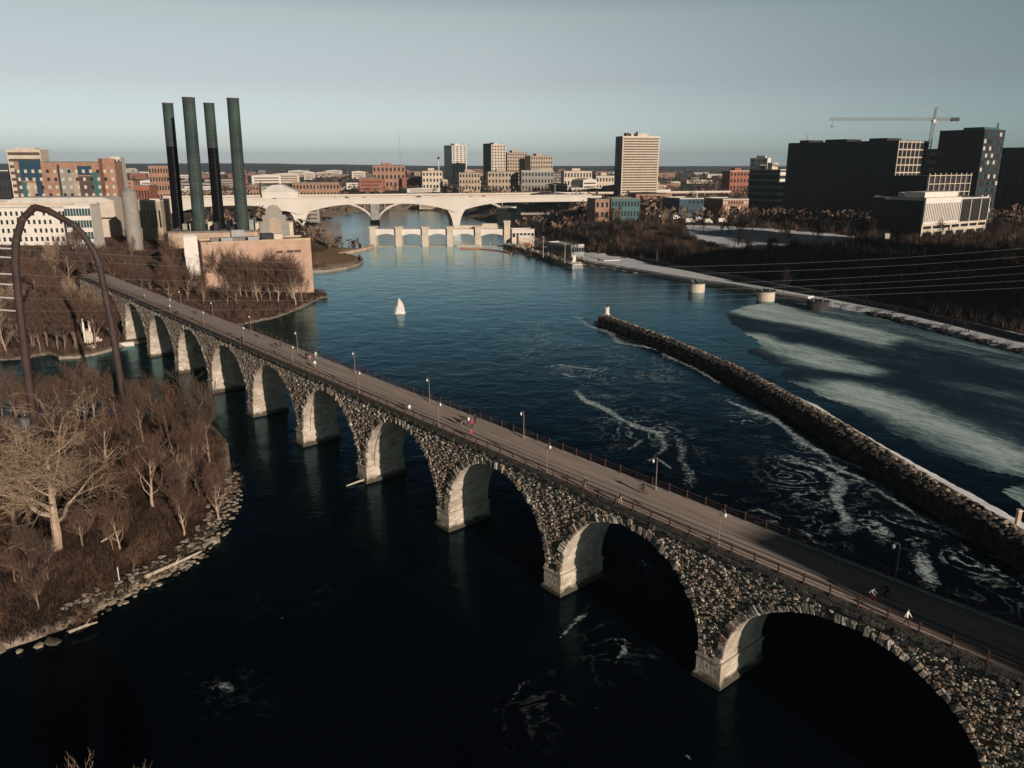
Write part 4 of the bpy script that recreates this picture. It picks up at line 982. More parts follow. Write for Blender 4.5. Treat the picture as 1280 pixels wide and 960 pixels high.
for i, (px, py, s, pr, lab) in enumerate([
    (192, 640, .95, 0, 'slender pale barked tree right of the largest island tree'),
    (245, 610, .85, 0, 'reddish bushy tree at the right rim of the island, fuller one'),
    (272, 640, .72, 0, 'small reddish tree closest to the right tip of the island shore'),
    (262, 575, .85, 1, 'pale branched tree leaning at the upper right rim of the island'),
    (215, 570, .8, 0, 'tree on the island rear edge between slender tree and right rim'),
    (20, 660, .95, 1, 'grey tree cut by the left picture edge beside the largest tree'),
    (8, 610, .9, 0, 'brown tree behind the largest tree at the left picture edge'),
    (85, 590, .9, 1, 'tall thin trunked tree rising straight behind the largest tree crown'),
    (135, 590, .8, 0, 'reddish tree behind the largest tree, to its right'),
    (150, 690, .55, 0, 'low reddish tree right of the largest trunk near the log'),
    (115, 640, .7, 1, 'smaller tree tucked close behind the largest trunk on its right'),
    (40, 730, .5, 1, 'low dark sapling in front of the largest trunk, left side'),
    (105, 765, .42, 0, 'small sapling near the lower shore of the island'),
    (230, 665, .6, 0, 'reddish shrub sized tree above the rubble shore'),
    (180, 560, .75, 1, 'thin tree at the rear shore of the island')]):
    gput(NEAR[pr], px, py, s, lab, 'bare trees on the left island')
for i, (px, ptop, Y, s, lab) in enumerate([(107, 938, 50, .8, 'pale bare treetop poking in at the bottom left edge, tallest'), (58, 948, 49, .7, 'thin bare treetop at the bottom left edge, leftmost'), (158, 950, 50, .7, 'thin bare treetop at the bottom edge right of the tallest treetop'), (182, 956, 52, .6, 'faint bare treetop at the bottom edge, rightmost of them')]):
    X, Y, Z = ray(px, ptop, Y); g = 1.0
    T_, C_ = None, None
    hh = 15 * 1.02
    sc = max(.3, (Z - g) / hh * .66)
    put(NEAR[1], USED, X, Y, g, i * 1.3, sc, lab, 'bare treetops at the bottom edge', ('bark_pale', 'twig_pale'))
TREES = []
def scatter(n, region, zr, sc, label, group, mats=None, seed=0, avoid=None):
    rg = random.Random(seed); k = 0; tries = 0
    while k < n and tries < n * 40:
        tries += 1
        px = rg.uniform(region[0], region[2]); py = rg.uniform(region[1], region[3])
        if avoid and avoid(px, py): continue
        X, Y, z = ground_hit(px, py)
        P = np.array([[X, Y]])
        if sdf(P, RIVER)[0] < 1.5 and sdf(P, ISLAND)[0] > 0: continue
        if Y > 560 and sdf(P, LOWER)[0] < 3: continue
        if any(in_block(X, Y, b) for b in BLOCKS): continue
        u, v = b_local(X, Y)
        if -2.5 < v < BWID + 2.5 and u > XL - 5: continue
        m = rg.choice(mats) if mats else None
        put(rg.choice(MID), USED, X, Y, z - .2, rg.random() * 6.28, rg.uniform(*sc), label, group, m); k += 1
BLOCKS = []
def in_block(X, Y, b):
    dx, dy = X - b[0], Y - b[1]; c, s = math.cos(b[2]), math.sin(b[2])
    x, y = dx * c + dy * s, -dx * s + dy * c
    return -2 < x < b[3] + 2 and -2 < y < b[4] + 2

# ------------------------------------------------------------------ buildings
YAW = R(33)
def bisect(f, lo, hi, n=50):
    for _ in range(n):
        m = (lo + hi) / 2
        if f(m) > 0: hi = m
        else: lo = m
    return (lo + hi) / 2
def zat(X, Y, py): return bisect(lambda z: -(proj(X, Y, z)[1] - py), -60, 400)
class Block:
    def __init__(s, name, label, cat, xl, xc, xr, ytop, Y, wall='tan', roof='grayroof', yaw=YAW, zb=None, Ll=None, Lr=None, group=None, parapet=True, wallL=None):
        s.yaw = yaw; r = (math.cos(yaw), math.sin(yaw)); l = (-r[1], r[0])
        X = ray(xc, 240, Y)[0]
        s.zb = gz(X, Y) - .5 if zb is None else zb
        zt = zat(X, Y, ytop); s.h = zt - s.zb
        for _ in range(3):
            X = bisect(lambda q: proj(q, Y, (s.zb + zt) / 2)[0] - xc, -6000, 6000)
        s.X, s.Y = X, Y
        s.Lr = Lr or bisect(lambda L: proj(X + r[0] * L, Y + r[1] * L, zt)[0] - xr, 1, 500)
        s.Ll = Ll or bisect(lambda L: xl - proj(X + l[0] * L, Y + l[1] * L, zt)[0], 1, 300)
        s.root = thing(name, label, cat, (X, Y, s.zb), yaw, group)
        BLOCKS.append((X, Y, yaw, s.Lr, s.Ll))
        b = MB(); b.box(0, 0, -3, s.Lr, s.Ll, s.h)
        s.wall = b.build('wall', M[wall], s.root)
        if parapet:
            b = MB(); t = .5; o = .12; e = .9
            b.box(-o, -o, s.h + .01, s.Lr + o, t, s.h + e); b.box(-o, s.Ll - t, s.h + .01, s.Lr + o, s.Ll + o, s.h + e)
            b.box(-o, t + .01, s.h + .01, t, s.Ll - t - .01, s.h + e); b.box(s.Lr - t, t + .01, s.h + .01, s.Lr + o, s.Ll - t - .01, s.h + e)
            b.box(t + .01, t + .01, s.h + .01, s.Lr - t - .01, s.Ll - t - .01, s.h + .2)
            s.roof = b.build('roof', M[roof], s.root)
    def grid(s, face, cols, rows, wf=.55, hf=.6, m='glass', z0=0, z1=None, x0=0, x1=None, name='window', out=.12, mats=None, skip=0, seed=1):
        z1 = s.h if z1 is None else z1; L = (s.Lr if face == 'r' else s.Ll); x1 = L if x1 is None else x1
        cw, ch = (x1 - x0) / cols, (z1 - z0) / rows; w, h = cw * wf, ch * hf; rg = random.Random(seed)
        mb = MB()
        if face == 'r': mb.box(-w / 2, -out, 0, w / 2, .3, h)
        else: mb.box(-out, -w / 2, 0, .3, w / 2, h)
        ms = mats or [m]; me = {q: mb.mesh(name, M[q]) for q in ms}
        for i in range(cols):
            for j in range(rows):
                if skip and rg.random() < skip: continue
                a = x0 + (i + .5) * cw; z = z0 + j * ch + ch * (1 - hf) / 2
                place(me[rg.choice(ms)], name, s.root, (a, 0, z) if face == 'r' else (0, a, z))
    def bands(s, face, rows, hf=.5, m='glass', z0=0, z1=None, name='window_band', out=.12, inset=.03, x0=0, x1=None):
        s.grid(face, 1, rows, 1 - 2 * inset, hf, m, z0, z1, x0, x1, name, out)
    def bx(s, name, m, x0, y0, x1, y1, h, z=None, mat_=None):
        z = s.h if z is None else z; b = MB(); b.box(x0 * s.Lr, y0 * s.Ll, z + .02, x1 * s.Lr, y1 * s.Ll, z + h); return b.build(name, M[m], s.root)

# power plant
pp = Block('power_plant', 'peach brick power plant block with flat roof standing at the water', 'power plant', 246, 255, 388, 305.5, 352, 'brick', 'concrete_warm', yaw=R(27), zb=1.0)
pp.bx('penthouse', 'darkwall', .55, .15, .66, .35, 3.5); pp.bx('penthouse', 'cream', .66, .06, .74, .25, 3.2); pp.bx('duct', 'grayroof', .1, .3, .5, .5, 2.0); pp.bx('duct', 'steel', .3, .55, .42, .8, 5)
for a in (.70, .80, .87):
    b = MB(); b.box(pp.Lr * a - 1.5, -.1, pp.h - 5.6, pp.Lr * a + 1.5, .3, pp.h - 4.4); b.build('window', M['brick_dark'], pp.root)
b = MB()
for i in range(7): b.box(pp.Lr * (.08 + i * .14) - .3, -.35, 0, pp.Lr * (.08 + i * .14) + .3, .1, pp.h - 7)
b.box(0, -.2, pp.h - 3.2, pp.Lr, .1, pp.h - 2.7); b.build('pilaster', M['brick'], pp.root)
for i, x_ in enumerate((.18, .42)):
    b = MB(); b.box(pp.Lr * x_, .2, pp.h + .95, pp.Lr * (x_ + .1), 3, pp.h + 2.4); b.build('vent', M['steel'], pp.root)
# pale stair shaft left of it
X, Y, z = ground_hit(240, 345)
st = Block('stair_shaft', 'narrow pale grey concrete shaft left of the peach brick block', 'tower', 231, 233.5, 246, 297, 352, 'white', 'white_roof', zb=1.0, Ll=4, yaw=R(20))
# gabled grey hall with stepped parapet
gh = Block('gabled_hall', 'grey stone hall with stepped gable and tall arched window behind the brick block', 'building', 314, 322, 366, 279, 405, 'cream', 'grayroof', yaw=R(18), zb=3, Ll=30)
b = MB(); W_ = gh.Lr
pf = [(0, 14), (0, gh.h + .5), (.1, gh.h + .5), (.1, gh.h + 4), (.22, gh.h + 4), (.22, gh.h + 6.2), (.36, gh.h + 8.4), (.5, gh.h + 9.0), (.64, gh.h + 8.4), (.78, gh.h + 6.2), (.78, gh.h + 4), (.9, gh.h + 4), (.9, gh.h + .5), (1, gh.h + .5), (1, 14)]
b.extr([(.12 * W_ + x * W_ * .78, z) for x, z in pf], -1.2, .6); b.build('gable_wall', M['graystone'], gh.root)
b = MB(); ar = [(-3, 14.5), (-3, gh.h + .2)] + [(3 * math.cos(a), gh.h + .2 + 2.6 * math.sin(a)) for a in [math.pi * (1 - i / 8) for i in range(1, 8)]] + [(3, gh.h + .2), (3, 14.5)]
b.extr([(W_ * .51 + x, z) for x, z in ar], -1.35, -1.0); b.build('arched_window', M['tan'], gh.root)
b = MB(); b.extr([(.2 * W_, gh.h + .02), (.5 * W_, gh.h + 6), (.8 * W_, gh.h + .02)], .7, gh.Ll - 1); b.build('roof_gable', M['darkroof'], gh.root)
lo = Block('boiler_house', 'low pale annex with clutter of vents between the dark smokestacks', 'building', 205, 214, 322, 292, 385, 'concrete_warm', 'grayroof', yaw=R(12), zb=2, Ll=60)
for i in range(9):
    lo.bx('roof_vent', rnd.choice(['cream', 'steel', 'white', 'darkwall', 'graystone']), .08 + i * .1, rnd.uniform(.05, .4), .13 + i * .1, rnd.uniform(.5, .7), rnd.uniform(2, 5.5))
# smokestacks
for i, (xt, yt, xb, yb, Y, wd, mt, lab) in enumerate([(209.5, 130, 224, 285, 425, 12.5, 'b', 'leftmost smokestack, black with dark green top section'), (235.5, 123, 250, 297, 398, 14.5, 'g', 'second smokestack from the left, green grey with ring gallery'), (261, 130, 275, 292, 412, 12.5, 'b', 'third smokestack from the left, black with rusty grey top section'), (291, 124, 304, 290, 395, 14.0, 'g', 'rightmost smokestack, green grey with rust streaks at its rim')]):
    X = ray((xb), yb, Y)[0]
    for _ in range(4): X = bisect(lambda q: proj(q, Y, 25)[0] - xb, -600, 600)
    zt = zat(X, Y, yt); r_ = wd / 2 * Y / F
    lx = (ray(xt, yt, Y)[0] - X)
    t = thing('smokestack', lab, 'smokestack', (X, Y, 12), 0, 'four smokestacks of the power plant')
    zt -= 12; zs = zt - (21 if mt == 'b' else 0); k = lx / zt if abs(lx) < 4 else 0
    P = lambda z: (k * z, 0, z)
    b = MB(); b.tube([P(0), P(zs * .3), P(zs)], [r_ * 1.12, r_ * 1.04, r_ * (.98)], 28); b.build('shaft', M['stack_black' if mt == 'b' else 'stack_green'], t, smooth=False)
    if mt == 'b':
        b = MB(); b.tube([P(zs + .02), P(zt)], [r_ * .99, r_ * .97], 28); b.build('top_section', M['stack_green'], t)
    b = MB(); zc = zt * .52 if i < 2 else zt * .5; b.tube([P(zc), P(zc + .8)], [r_ * 1.17, r_ * 1.17], 28)
    if i < 2: b.build('gallery', M['stack_green' if mt == 'g' else 'stack_black'], t)
    b = MB(); b.tube([P(zt + .01), P(zt + .5)], [r_ * 1.04, r_ * 1.04], 28); b.build('rim', M['brick_dark'], t)
    bnds = MB()
    for q in range(1, 9): bnds.tube([P(zs * q / 9), P(zs * q / 9 + .25)], [r_ * 1.13 - .0 * q, r_ * 1.13], 28)
    b2 = MB()
    for q in range(0, 60): z_ = 2 + q * (zt - 4) / 60; b2.box(r_ * .5 + k * z_, -r_ * 1.0, z_, r_ * .5 + .5 + k * z_, -r_ * .8, z_ + .12)
    b2.build('ladder', M['steel'], t)

# left bank town
a = Block('apartment_block', 'long colourful apartment block with navy, teal and orange panels', 'apartment building', 12, 24, 143, 203, 640, 'brick_orange', 'grayroof', yaw=R(9), Ll=18, zb=9)
H_ = a.h; Lr = a.Lr
def panel(bk, x0, x1, z0, z1, m, out=.5, name='facade_panel'):
    b = MB(); b.box(x0 * bk.Lr, -out, z0 * bk.h, x1 * bk.Lr, .2, z1 * bk.h); return b.build(name, M[m], bk.root)
for x0, x1, z0, z1, m in [(.0, .05, 0, .9, 'brick_dark'), (.05, .10, 0, .72, 'tealpanel'), (.10, .19, 0, .7, 'tan'), (.05, .26, .74, 1.03, 'navy'), (.19, .25, 0, .74, 'navy'), (.27, .42, .05, .93, 'brick_orange'), (.42, .44, 0, .97, 'darkwall'), (.44, .56, 0, .92, 'graystone'), (.56, .62, 0, .85, 'tan'), (.62, .76, 0, .8, 'brick_dark'), (.62, .76, .82, .95, 'navy'), (.76, .83, .0, .86, 'tealpanel'), (.84, 1.0, 0, 1.06, 'brick_orange'), (.84, .88, 0, 1.05, 'brick_red')]:
    panel(a, x0, x1, z0, z1, m)
a.grid('r', 14, 7, .38, .42, z0=H_ * .12, z1=H_ * .93, out=.62, mats=['glass_pale', 'glass', 'glass_pale', 'glass_pale'])
t = Block('apartment_tower', 'cream banded tower rising behind the colourful apartment block', 'tower', 12, 15, 50, 188, 760, 'cream', 'cream', yaw=R(8), Ll=18, zb=9)
t.bands('r', 11, .45, 'brick_dark'); t.bx('penthouse', 'cream', .2, .2, .8, .8, 2.5)
w1 = Block('office_building', 'white office building with small dark windows at the left edge', 'building', -60, -40, 84, 262, 470, 'white', 'white_roof', yaw=R(8), Ll=22, zb=9)
w1.grid('r', 19, 5, .42, .5, z0=1, skip=.06)
w2 = Block('warehouse', 'white long warehouse with pale sloping roof behind the office building', 'warehouse', -70, -60, 142, 254, 520, 'cream', 'white_roof', yaw=R(8), Ll=30, zb=9)
b = MB(); b.extr([(w2.Lr * .35, w2.h + .9), (w2.Lr * .40, w2.h + 3.2), (w2.Lr * .93, w2.h + 3.2), (w2.Lr, w2.h + .9)], 0, 28); b.build('sloped_roof', M['white_roof'], w2.root)
b = MB(); b.box(w2.Lr * .9, -.2, 2, w2.Lr * .905, .1, w2.h); b.box(w2.Lr * .83, -.2, w2.h * .6, w2.Lr * .99, .1, w2.h * .64); b.build('pipe', M['brick_dark'], w2.root)
w3 = Block('laboratory', 'teal glass fronted white block at the right end of the white office building', 'building', 78, 84, 112, 258, 462, 'white', 'white_roof', yaw=R(8), Ll=16, zb=9)
w3.grid('r', 9, 4, .8, .62, 'glass_teal', z0=1.5)
# silo
X, Y, z = ground_hit(162, 268)
Y = 470; X = ray(162, 250, Y)[0]; sl = thing('silo', 'pale green grey cylindrical silo with a conical cap', 'silo', (X, Y, 6))
hh = zat(X, Y, 240) - 6
b = MB(); b.tube([(0, 0, 0), (0, 0, hh)], 4.3, 20); b.build('drum', M['graystone'], sl, smooth=False); b = MB(); b.tube([(0, 0, hh + .02), (0, 0, hh + 2.4)], [4.4, .5], 20); b.build('cap', M['steel'], sl)
for args, f in [
    (('brick_building', 'red brick block with rows of windows left of the leftmost smokestack', 'building', 186, 188, 213, 208, 900, 'brick_orange', 'grayroof', R(12)), ('r', 8, 4)),
    (('grain_elevator', 'pale concrete grain elevator right of the colourful apartments', 'grain elevator', 138, 141, 150, 197, 1000, 'concrete', 'concrete', R(12)), ('r', 3, 6)),
    (('low_shed', 'low white roofed shed beside the silo', 'shed', 172, 174, 200, 252, 520, 'tan', 'white_roof', R(8)), ('r', 6, 1)),
    (('low_shed', 'small red shed behind the silo', 'shed', 170, 171, 186, 233, 640, 'brick_red', 'grayroof', R(8)), ('r', 5, 2)),
    (('dark_building', 'dark low building at the far left edge behind trees', 'building', -10, -5, 10, 214, 800, 'darkwall', 'white_roof', R(8)), ('r', 4, 3)),
    (('arena', 'wide brick building with long pale roof behind the highway bridge', 'building', 362, 366, 424, 229, 1080, 'brick_orange', 'grayroof', R(14)), ('r', 14, 2)),
    (('theatre_building', 'orange brick building with black roof left of the glass tower', 'building', 457, 466, 506, 207, 1400, 'brick_orange', 'darkroof', R(14)), ('r', 8, 3)),
    (('small_brick', 'small brick block left of the white gabled hall', 'building', 308, 313, 323, 232, 930, 'brick_orange', 'grayroof', R(14)), ('r', 3, 3)),
    (('glass_tower', 'teal and white high rise left of the dark and cream twin slabs', 'tower', 555, 565, 583, 182, 1900, 'concrete', 'concrete', R(30)), ('r', 4, 16)),
    (('slab_tower', 'cream and dark tower, tallest of the distant campus slabs', 'tower', 604, 614, 632, 181, 1750, 'cream', 'cream', R(33)), ('r', 5, 12)),
    (('slab_building', 'cream slab right beside the tallest campus slab', 'building', 632, 634, 659, 191, 1780, 'tan', 'grayroof', R(33)), ('r', 8, 9)),
    (('slab_building', 'lower cream slab at the right of the campus slabs', 'building', 659, 663, 691, 195, 1760, 'tan', 'grayroof', R(33)), ('r', 9, 6)),
    (('grey_hall', 'wide blue grey glass hall below the campus slabs', 'building', 650, 652, 692, 214, 1300, 'graystone', 'concrete', R(10)), ('r', 10, 3)),
    (('stone_building', 'tan building left of the blue grey glass hall', 'building', 606, 610, 648, 215, 1320, 'tan', 'grayroof', R(12)), ('r', 9, 3)),
    (('stone_building', 'tan building with dark side below the glass tower', 'building', 568, 574, 600, 216, 1300, 'tan', 'grayroof', R(12)), ('r', 7, 3)),
    (('stone_building', 'small cream building right of the orange brick building', 'building', 525, 528, 553, 214, 1350, 'cream', 'grayroof', R(12)), ('r', 6, 3)),
    (('stone_building', 'long cream building behind the left end of highway bridge', 'building', 700, 705, 740, 214, 1500, 'cream', 'grayroof', R(12)), ('r', 9, 2)),
    (('stone_building', 'pale building just left of the tall banded tower', 'building', 742, 745, 768, 220, 1300, 'cream', 'grayroof', R(12)), ('r', 6, 2)),
    (('brick_house', 'small orange brick building in front of the highway right ramp', 'building', 738, 744, 762, 250, 640, 'brick_orange', 'grayroof', R(12)), ('r', 3, 2)),
    (('glass_pavilion', 'low teal pavilion right of the small orange brick building', 'building', 762, 764, 800, 249, 650, 'tealpanel', 'grayroof', R(8)), ('r', 9, 2)),
    (('small_high_rise', 'small dark and white high rise far behind the parking ramp', 'tower', 938, 958, 964, 198, 1500, 'white', 'white', R(33)), ('l', 3, 6)),
    (('brick_office', 'orange brick office with lit windows right of the teal block', 'building', 880, 903, 936, 250, 690, 'brick_orange', 'white_roof', R(12)), ('r', 10, 3)),
    (('teal_block', 'dark blue teal block with pale corner left of the brick office', 'building', 828, 849, 880, 249, 680, 'navy', 'white_roof', R(16)), ('r', 6, 3)),
    (('roof_hall', 'low cream hall with pale roof far left of the parking ramp', 'building', 905, 912, 938, 214, 1300, 'brick_red', 'white_roof', R(20)), ('r', 6, 3))]:
    nm, lab, cat, xl, xc, xr, yt, Y, wm, rm, yw = args
    k = Block(nm, lab, cat, xl, xc, xr, yt, Y, wm, rm, yaw=yw, Ll=None if nm in ('glass_tower', 'slab_tower', 'teal_block', 'small_high_rise', 'brick_office') else 22)
    top0 = k.h * .12
    mats = {'brick_office': ['glass', 'glass_pale'], 'teal_block': ['glass', 'glass_teal'], 'glass_tower': ['glass_teal', 'glass']}.get(nm)
    k.grid(f[0], f[1], f[2], .5, .5, z0=top0, mats=mats)
    if nm in ('glass_tower',): 
        b = MB(); b.box(-.3, -.3, 0, .1, k.Ll + .3, k.h + 1); b.build('glass_side', M['glass_teal'], k.root)
    if nm in ('slab_tower',):
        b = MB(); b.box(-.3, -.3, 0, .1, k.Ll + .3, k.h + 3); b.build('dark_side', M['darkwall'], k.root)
    if k.Y > 1100: k.bx('penthouse', wm, .3, .2, .6, .7, 5)
# white gabled hall behind the highway
g = Block('gabled_store', 'white roofed gabled hall just above the highway bridge at left', 'building', 324, 328, 372, 240, 900, 'white', 'white_roof', yaw=R(8), Ll=25, parapet=False)
b = MB(); b.extr([(-1, g.h), (g.Lr * .3, g.h + 7.5), (g.Lr * .55, g.h + 8), (g.Lr + 1, g.h)], -.5, g.Ll); b.build('roof', M['white_roof'], g.root)
# tall banded tower
tw = Block('banded_tower', 'tall white banded slab tower alone on the skyline right of centre', 'tower', 770, 777, 825, 171, 1000, 'cream', 'white', yaw=R(14))
tw.bands('r', 22, .45, 'brick_dark', z0=tw.h * .12, z1=tw.h * .99)
b = MB(); b.box(-.4, 0, 0, .05, tw.Ll, tw.h + .9); b.build('dark_side', M['darkwall'], tw.root)  # dark sheet paints the shade of the tower's left face
tw.grid('l', 2, 12, .4, .4, 'glass_pale', z0=tw.h * .5, out=.5)
tw.bx('penthouse', 'cream', .28, .3, .75, .8, 3.5, z=tw.h + .9); tw.bx('roof_plant', 'brick_dark', .12, .2, .2, .5, 4, z=tw.h + .9); tw.bx('roof_plant', 'brick_dark', .38, .1, .42, .2, 5.5, z=tw.h + .9)

# right bank high buildings
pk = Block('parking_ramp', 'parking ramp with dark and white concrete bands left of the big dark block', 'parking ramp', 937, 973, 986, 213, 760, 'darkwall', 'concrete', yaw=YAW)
pk.bands('r', 6, .5, 'white', z0=3, name='floor_band', inset=0.0, out=.3); pk.bands('l', 6, .3, 'concrete_dark', z0=3, name='floor_band', inset=0.0, out=.3)  # left face bands are darker copies, shade put into their colour
pk.bx('stair_head', 'cream', .1, .3, .8, .45, 7); pk.bx('stair_head', 'cream', .1, .7, .8, .8, 5)
b = MB(); b.tube([(3, 30, pk.h), (3, 30, pk.h + 14)], .4, 6); b.build('mast', M['brick_dark'], pk.root)
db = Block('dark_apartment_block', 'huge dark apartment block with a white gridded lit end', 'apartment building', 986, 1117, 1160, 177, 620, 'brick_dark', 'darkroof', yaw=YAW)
db.grid('r', 7, 10, .72, .68, 'glass', z0=db.h * .08)
b = MB()
for i in range(8): b.box(db.Lr * i / 7 - .35, -.5, 0, db.Lr * i / 7 + .35, .1, db.h + 1.2)
for j in range(11): b.box(-.3, -.45, db.h * .08 + db.h * .92 * j / 10 - .35, db.Lr + .3, .1, db.h * .08 + db.h * .92 * j / 10 + .35)
b.build('white_frame', M['cream'], db.root)
b = MB(); b.box(-.5, -.1, 0, .02, db.Ll, db.h + 1.0); db_side = b.build('dark_wall_shade', M['darkwall'], db.root)  # sheet darkening the left face, its shade painted in
for a_, b__ in ((.15, .3), (.5, .7), (.86, .95)): db.bx('penthouse', 'darkwall', .2, a_, .7, b__, 3.2)
b = MB(); b.tube([(db.Lr * .5, db.Ll * .97, db.h), (db.Lr * .5, db.Ll * .97, db.h + 8)], .25, 5); b.build('mast', M['red'], db.root)
cf = Block('concrete_frame', 'white unfinished concrete floor grid right below the tower crane', 'construction frame', 1150, 1155, 1212, 220, 520, 'darkwall', 'darkroof', yaw=YAW, Ll=25, parapet=False)
b = MB()
for i in range(9): b.box(cf.Lr * i / 8 - .3, -1.3, 0, cf.Lr * i / 8 + .3, -.7, cf.h + 1.8)
b.build('column_row', M['cream'], cf.root)
for j in range(6):
    b = MB(); z_ = cf.h * (.25 + .15 * j); b.box(-.5, -1.5, z_, cf.Lr + .5, .1, z_ + .45); b.build('floor_slab', M['cream'], cf.root)
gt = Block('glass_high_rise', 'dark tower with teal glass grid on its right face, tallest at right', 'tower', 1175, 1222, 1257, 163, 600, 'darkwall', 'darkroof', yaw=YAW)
gt.grid('r', 7, 13, .7, .55, 'glass_pale', z0=gt.h * .04, out=.3, mats=['glass_pale', 'glass_teal', 'glass', 'glass_teal'], skip=.1)
gt.bx('crown', 'tealpanel', .05, .05, .8, .5, 2.5)
b = MB(); b.tube([(gt.Lr * .85, 4, gt.h), (gt.Lr * .85, 4, gt.h + 6)], .5, 6); b.build('mast', M['darkwall'], gt.root)
md = Block('dark_mid_block', 'plain dark block between the crane mast and the teal glass tower', 'building', 1150, 1183, 1200, 187, 760, 'darkwall', 'darkroof', yaw=YAW); md.bands('l', 8, .4, 'glass')
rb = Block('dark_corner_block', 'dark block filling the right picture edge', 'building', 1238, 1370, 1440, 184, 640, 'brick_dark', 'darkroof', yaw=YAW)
rb.grid('l', 12, 8, .45, .45, 'glass', z0=3); rb.grid('r', 8, 8, .5, .5, 'glass', z0=3); rb.bx('penthouse', 'white', .1, .3, .5, .42, 4)
md2 = Block('dark_low_wing', 'dark wing with thin pale roof line left of the white theatre block', 'building', 1092, 1150, 1158, 249, 500, 'darkwall', 'concrete', yaw=YAW); md2.bands('l', 2, .5, 'glass', name='glass_band')  # sunless left side of the white block, shade put into the wall colour
# white modern block with fins
wm = Block('white_modern_block', 'low white block with upright fins and dark glazing above the right bank', 'building', 1146, 1153, 1236, 251, 480, 'darkwall', 'white_roof', yaw=YAW, Ll=26)
Lr, hh = wm.Lr, wm.h
b = MB(); b.box(-.6, -1.0, hh * .36, Lr * .53, .1, hh + 1.6); b.build('white_volume', M['white'], wm.root)
b = MB(); b.box(-.6, -.6, 0, Lr + .4, .1, hh * .36 - .02); b.build('base_wall', M['cream'], wm.root)
fb = MB()
for i in range(22): x = i / 21 * Lr * .52; fb.box(x - .12, -1.4, hh * .42, x + .12, -1.01, hh * .92)
fb.build('fin', M['graystone'], wm.root)
for x in (.54, .7, .86, 1.0):
    b = MB(); b.box(Lr * x - .3, -1.0, hh * .36, Lr * x + .3, .1, hh + .3); b.build('pillar', M['white'], wm.root)
fb = MB()
for i in range(18): x = Lr * (.56 + i * .42 / 17); fb.box(x - .06, -.6, hh * .37, x + .06, .1, hh * .95)
fb.build('glazing_bar', M['graystone'], wm.root)
wm.grid('r', 7, 1, .8, .5, 'glass', z0=hh * .18, z1=hh * .34, out=.75); wm.grid('r', 6, 1, .7, .6, 'glass', z0=0.2, z1=hh * .16, out=.75)
wm.bx('upper_box', 'white', .05, .1, .55, .6, 3.2, z=hh + 1.6)
wd = Block('white_side_canopy', 'blue white canopy roof behind the white modern block', 'canopy', 1138, 1146, 1166, 243, 500, 'white', 'white_roof', yaw=YAW, Ll=14)

# tower crane
def lattice(mb, a, b, wdt, n, r=.14):
    a, b = Vector(a), Vector(b); d = (b - a); L = d.length; d.normalize(); s_ = d.orthogonal().normalized(); t_ = d.cross(s_)
    cs = [s_ * wdt + t_ * wdt, s_ * -wdt + t_ * wdt, s_ * -wdt + t_ * -wdt, s_ * wdt + t_ * -wdt]
    for c in cs: mb.tube([a + c, b + c], r, 4)
    for i in range(n):
        p, q = a + d * (L * i / n), a + d * (L * (i + 1) / n)
        for k in range(4):
            mb.tube([p + cs[k], q + cs[(k + 1) % 4]], r * .6, 3)
CY = 660; cx, _, _ = ray(1157, 200, CY); zj = ray(1160, 149, CY)[2]; za = ray(1163, 134, CY)[2]
cr = thing('tower_crane', 'steel tower crane with long jib above the dark apartment block', 'crane', (cx, CY, 16))
zj -= 16; za -= 16; jx = ray(1037, 149, CY)[0] - cx; cj = ray(1200, 149, CY)[0] - cx
b = MB(); lattice(b, (0, 0, 0), (2.2, 0, zj), 1.0, 28, .2); b.build('mast', M['steel'], cr)
b = MB(); lattice(b, (2, 0, zj), (jx, 0, zj), .75, 34, .17); b.build('jib', M['steel'], cr)
b = MB(); lattice(b, (2, 0, zj), (cj, 0, zj), .75, 9, .17); b.build('counter_jib', M['steel'], cr)
b = MB(); b.box(cj - 7, -1.2, zj - 1.5, cj - 1, 1.2, zj + 1.2); b.build('counterweight', M['darkwall'], cr)
b = MB(); lattice(b, (2.2, 0, zj), (2.9, 0, za), .6, 5, .17); b.build('apex', M['steel'], cr)
b = MB()
for x_ in (jx * .62, jx * .3, cj * .8): b.tube([(2.9, 0, za), (x_, 0, zj + .8)], .08, 3)
b.build('tie_rod', M['steel'], cr)
b = MB(); b.box(.8, -2.2, zj - 2.6, 3, -.9, zj - .4); b.build('cab', M['white'], cr); b = MB(); b.tube([(jx * .97, 0, zj), (jx * .97, 0, zj - 5)], .08, 4); b.box(jx * .97 - .5, -.5, zj - 6, jx * .97 + .5, .5, zj - 5); b.build('hook', M['brick_dark'], cr)

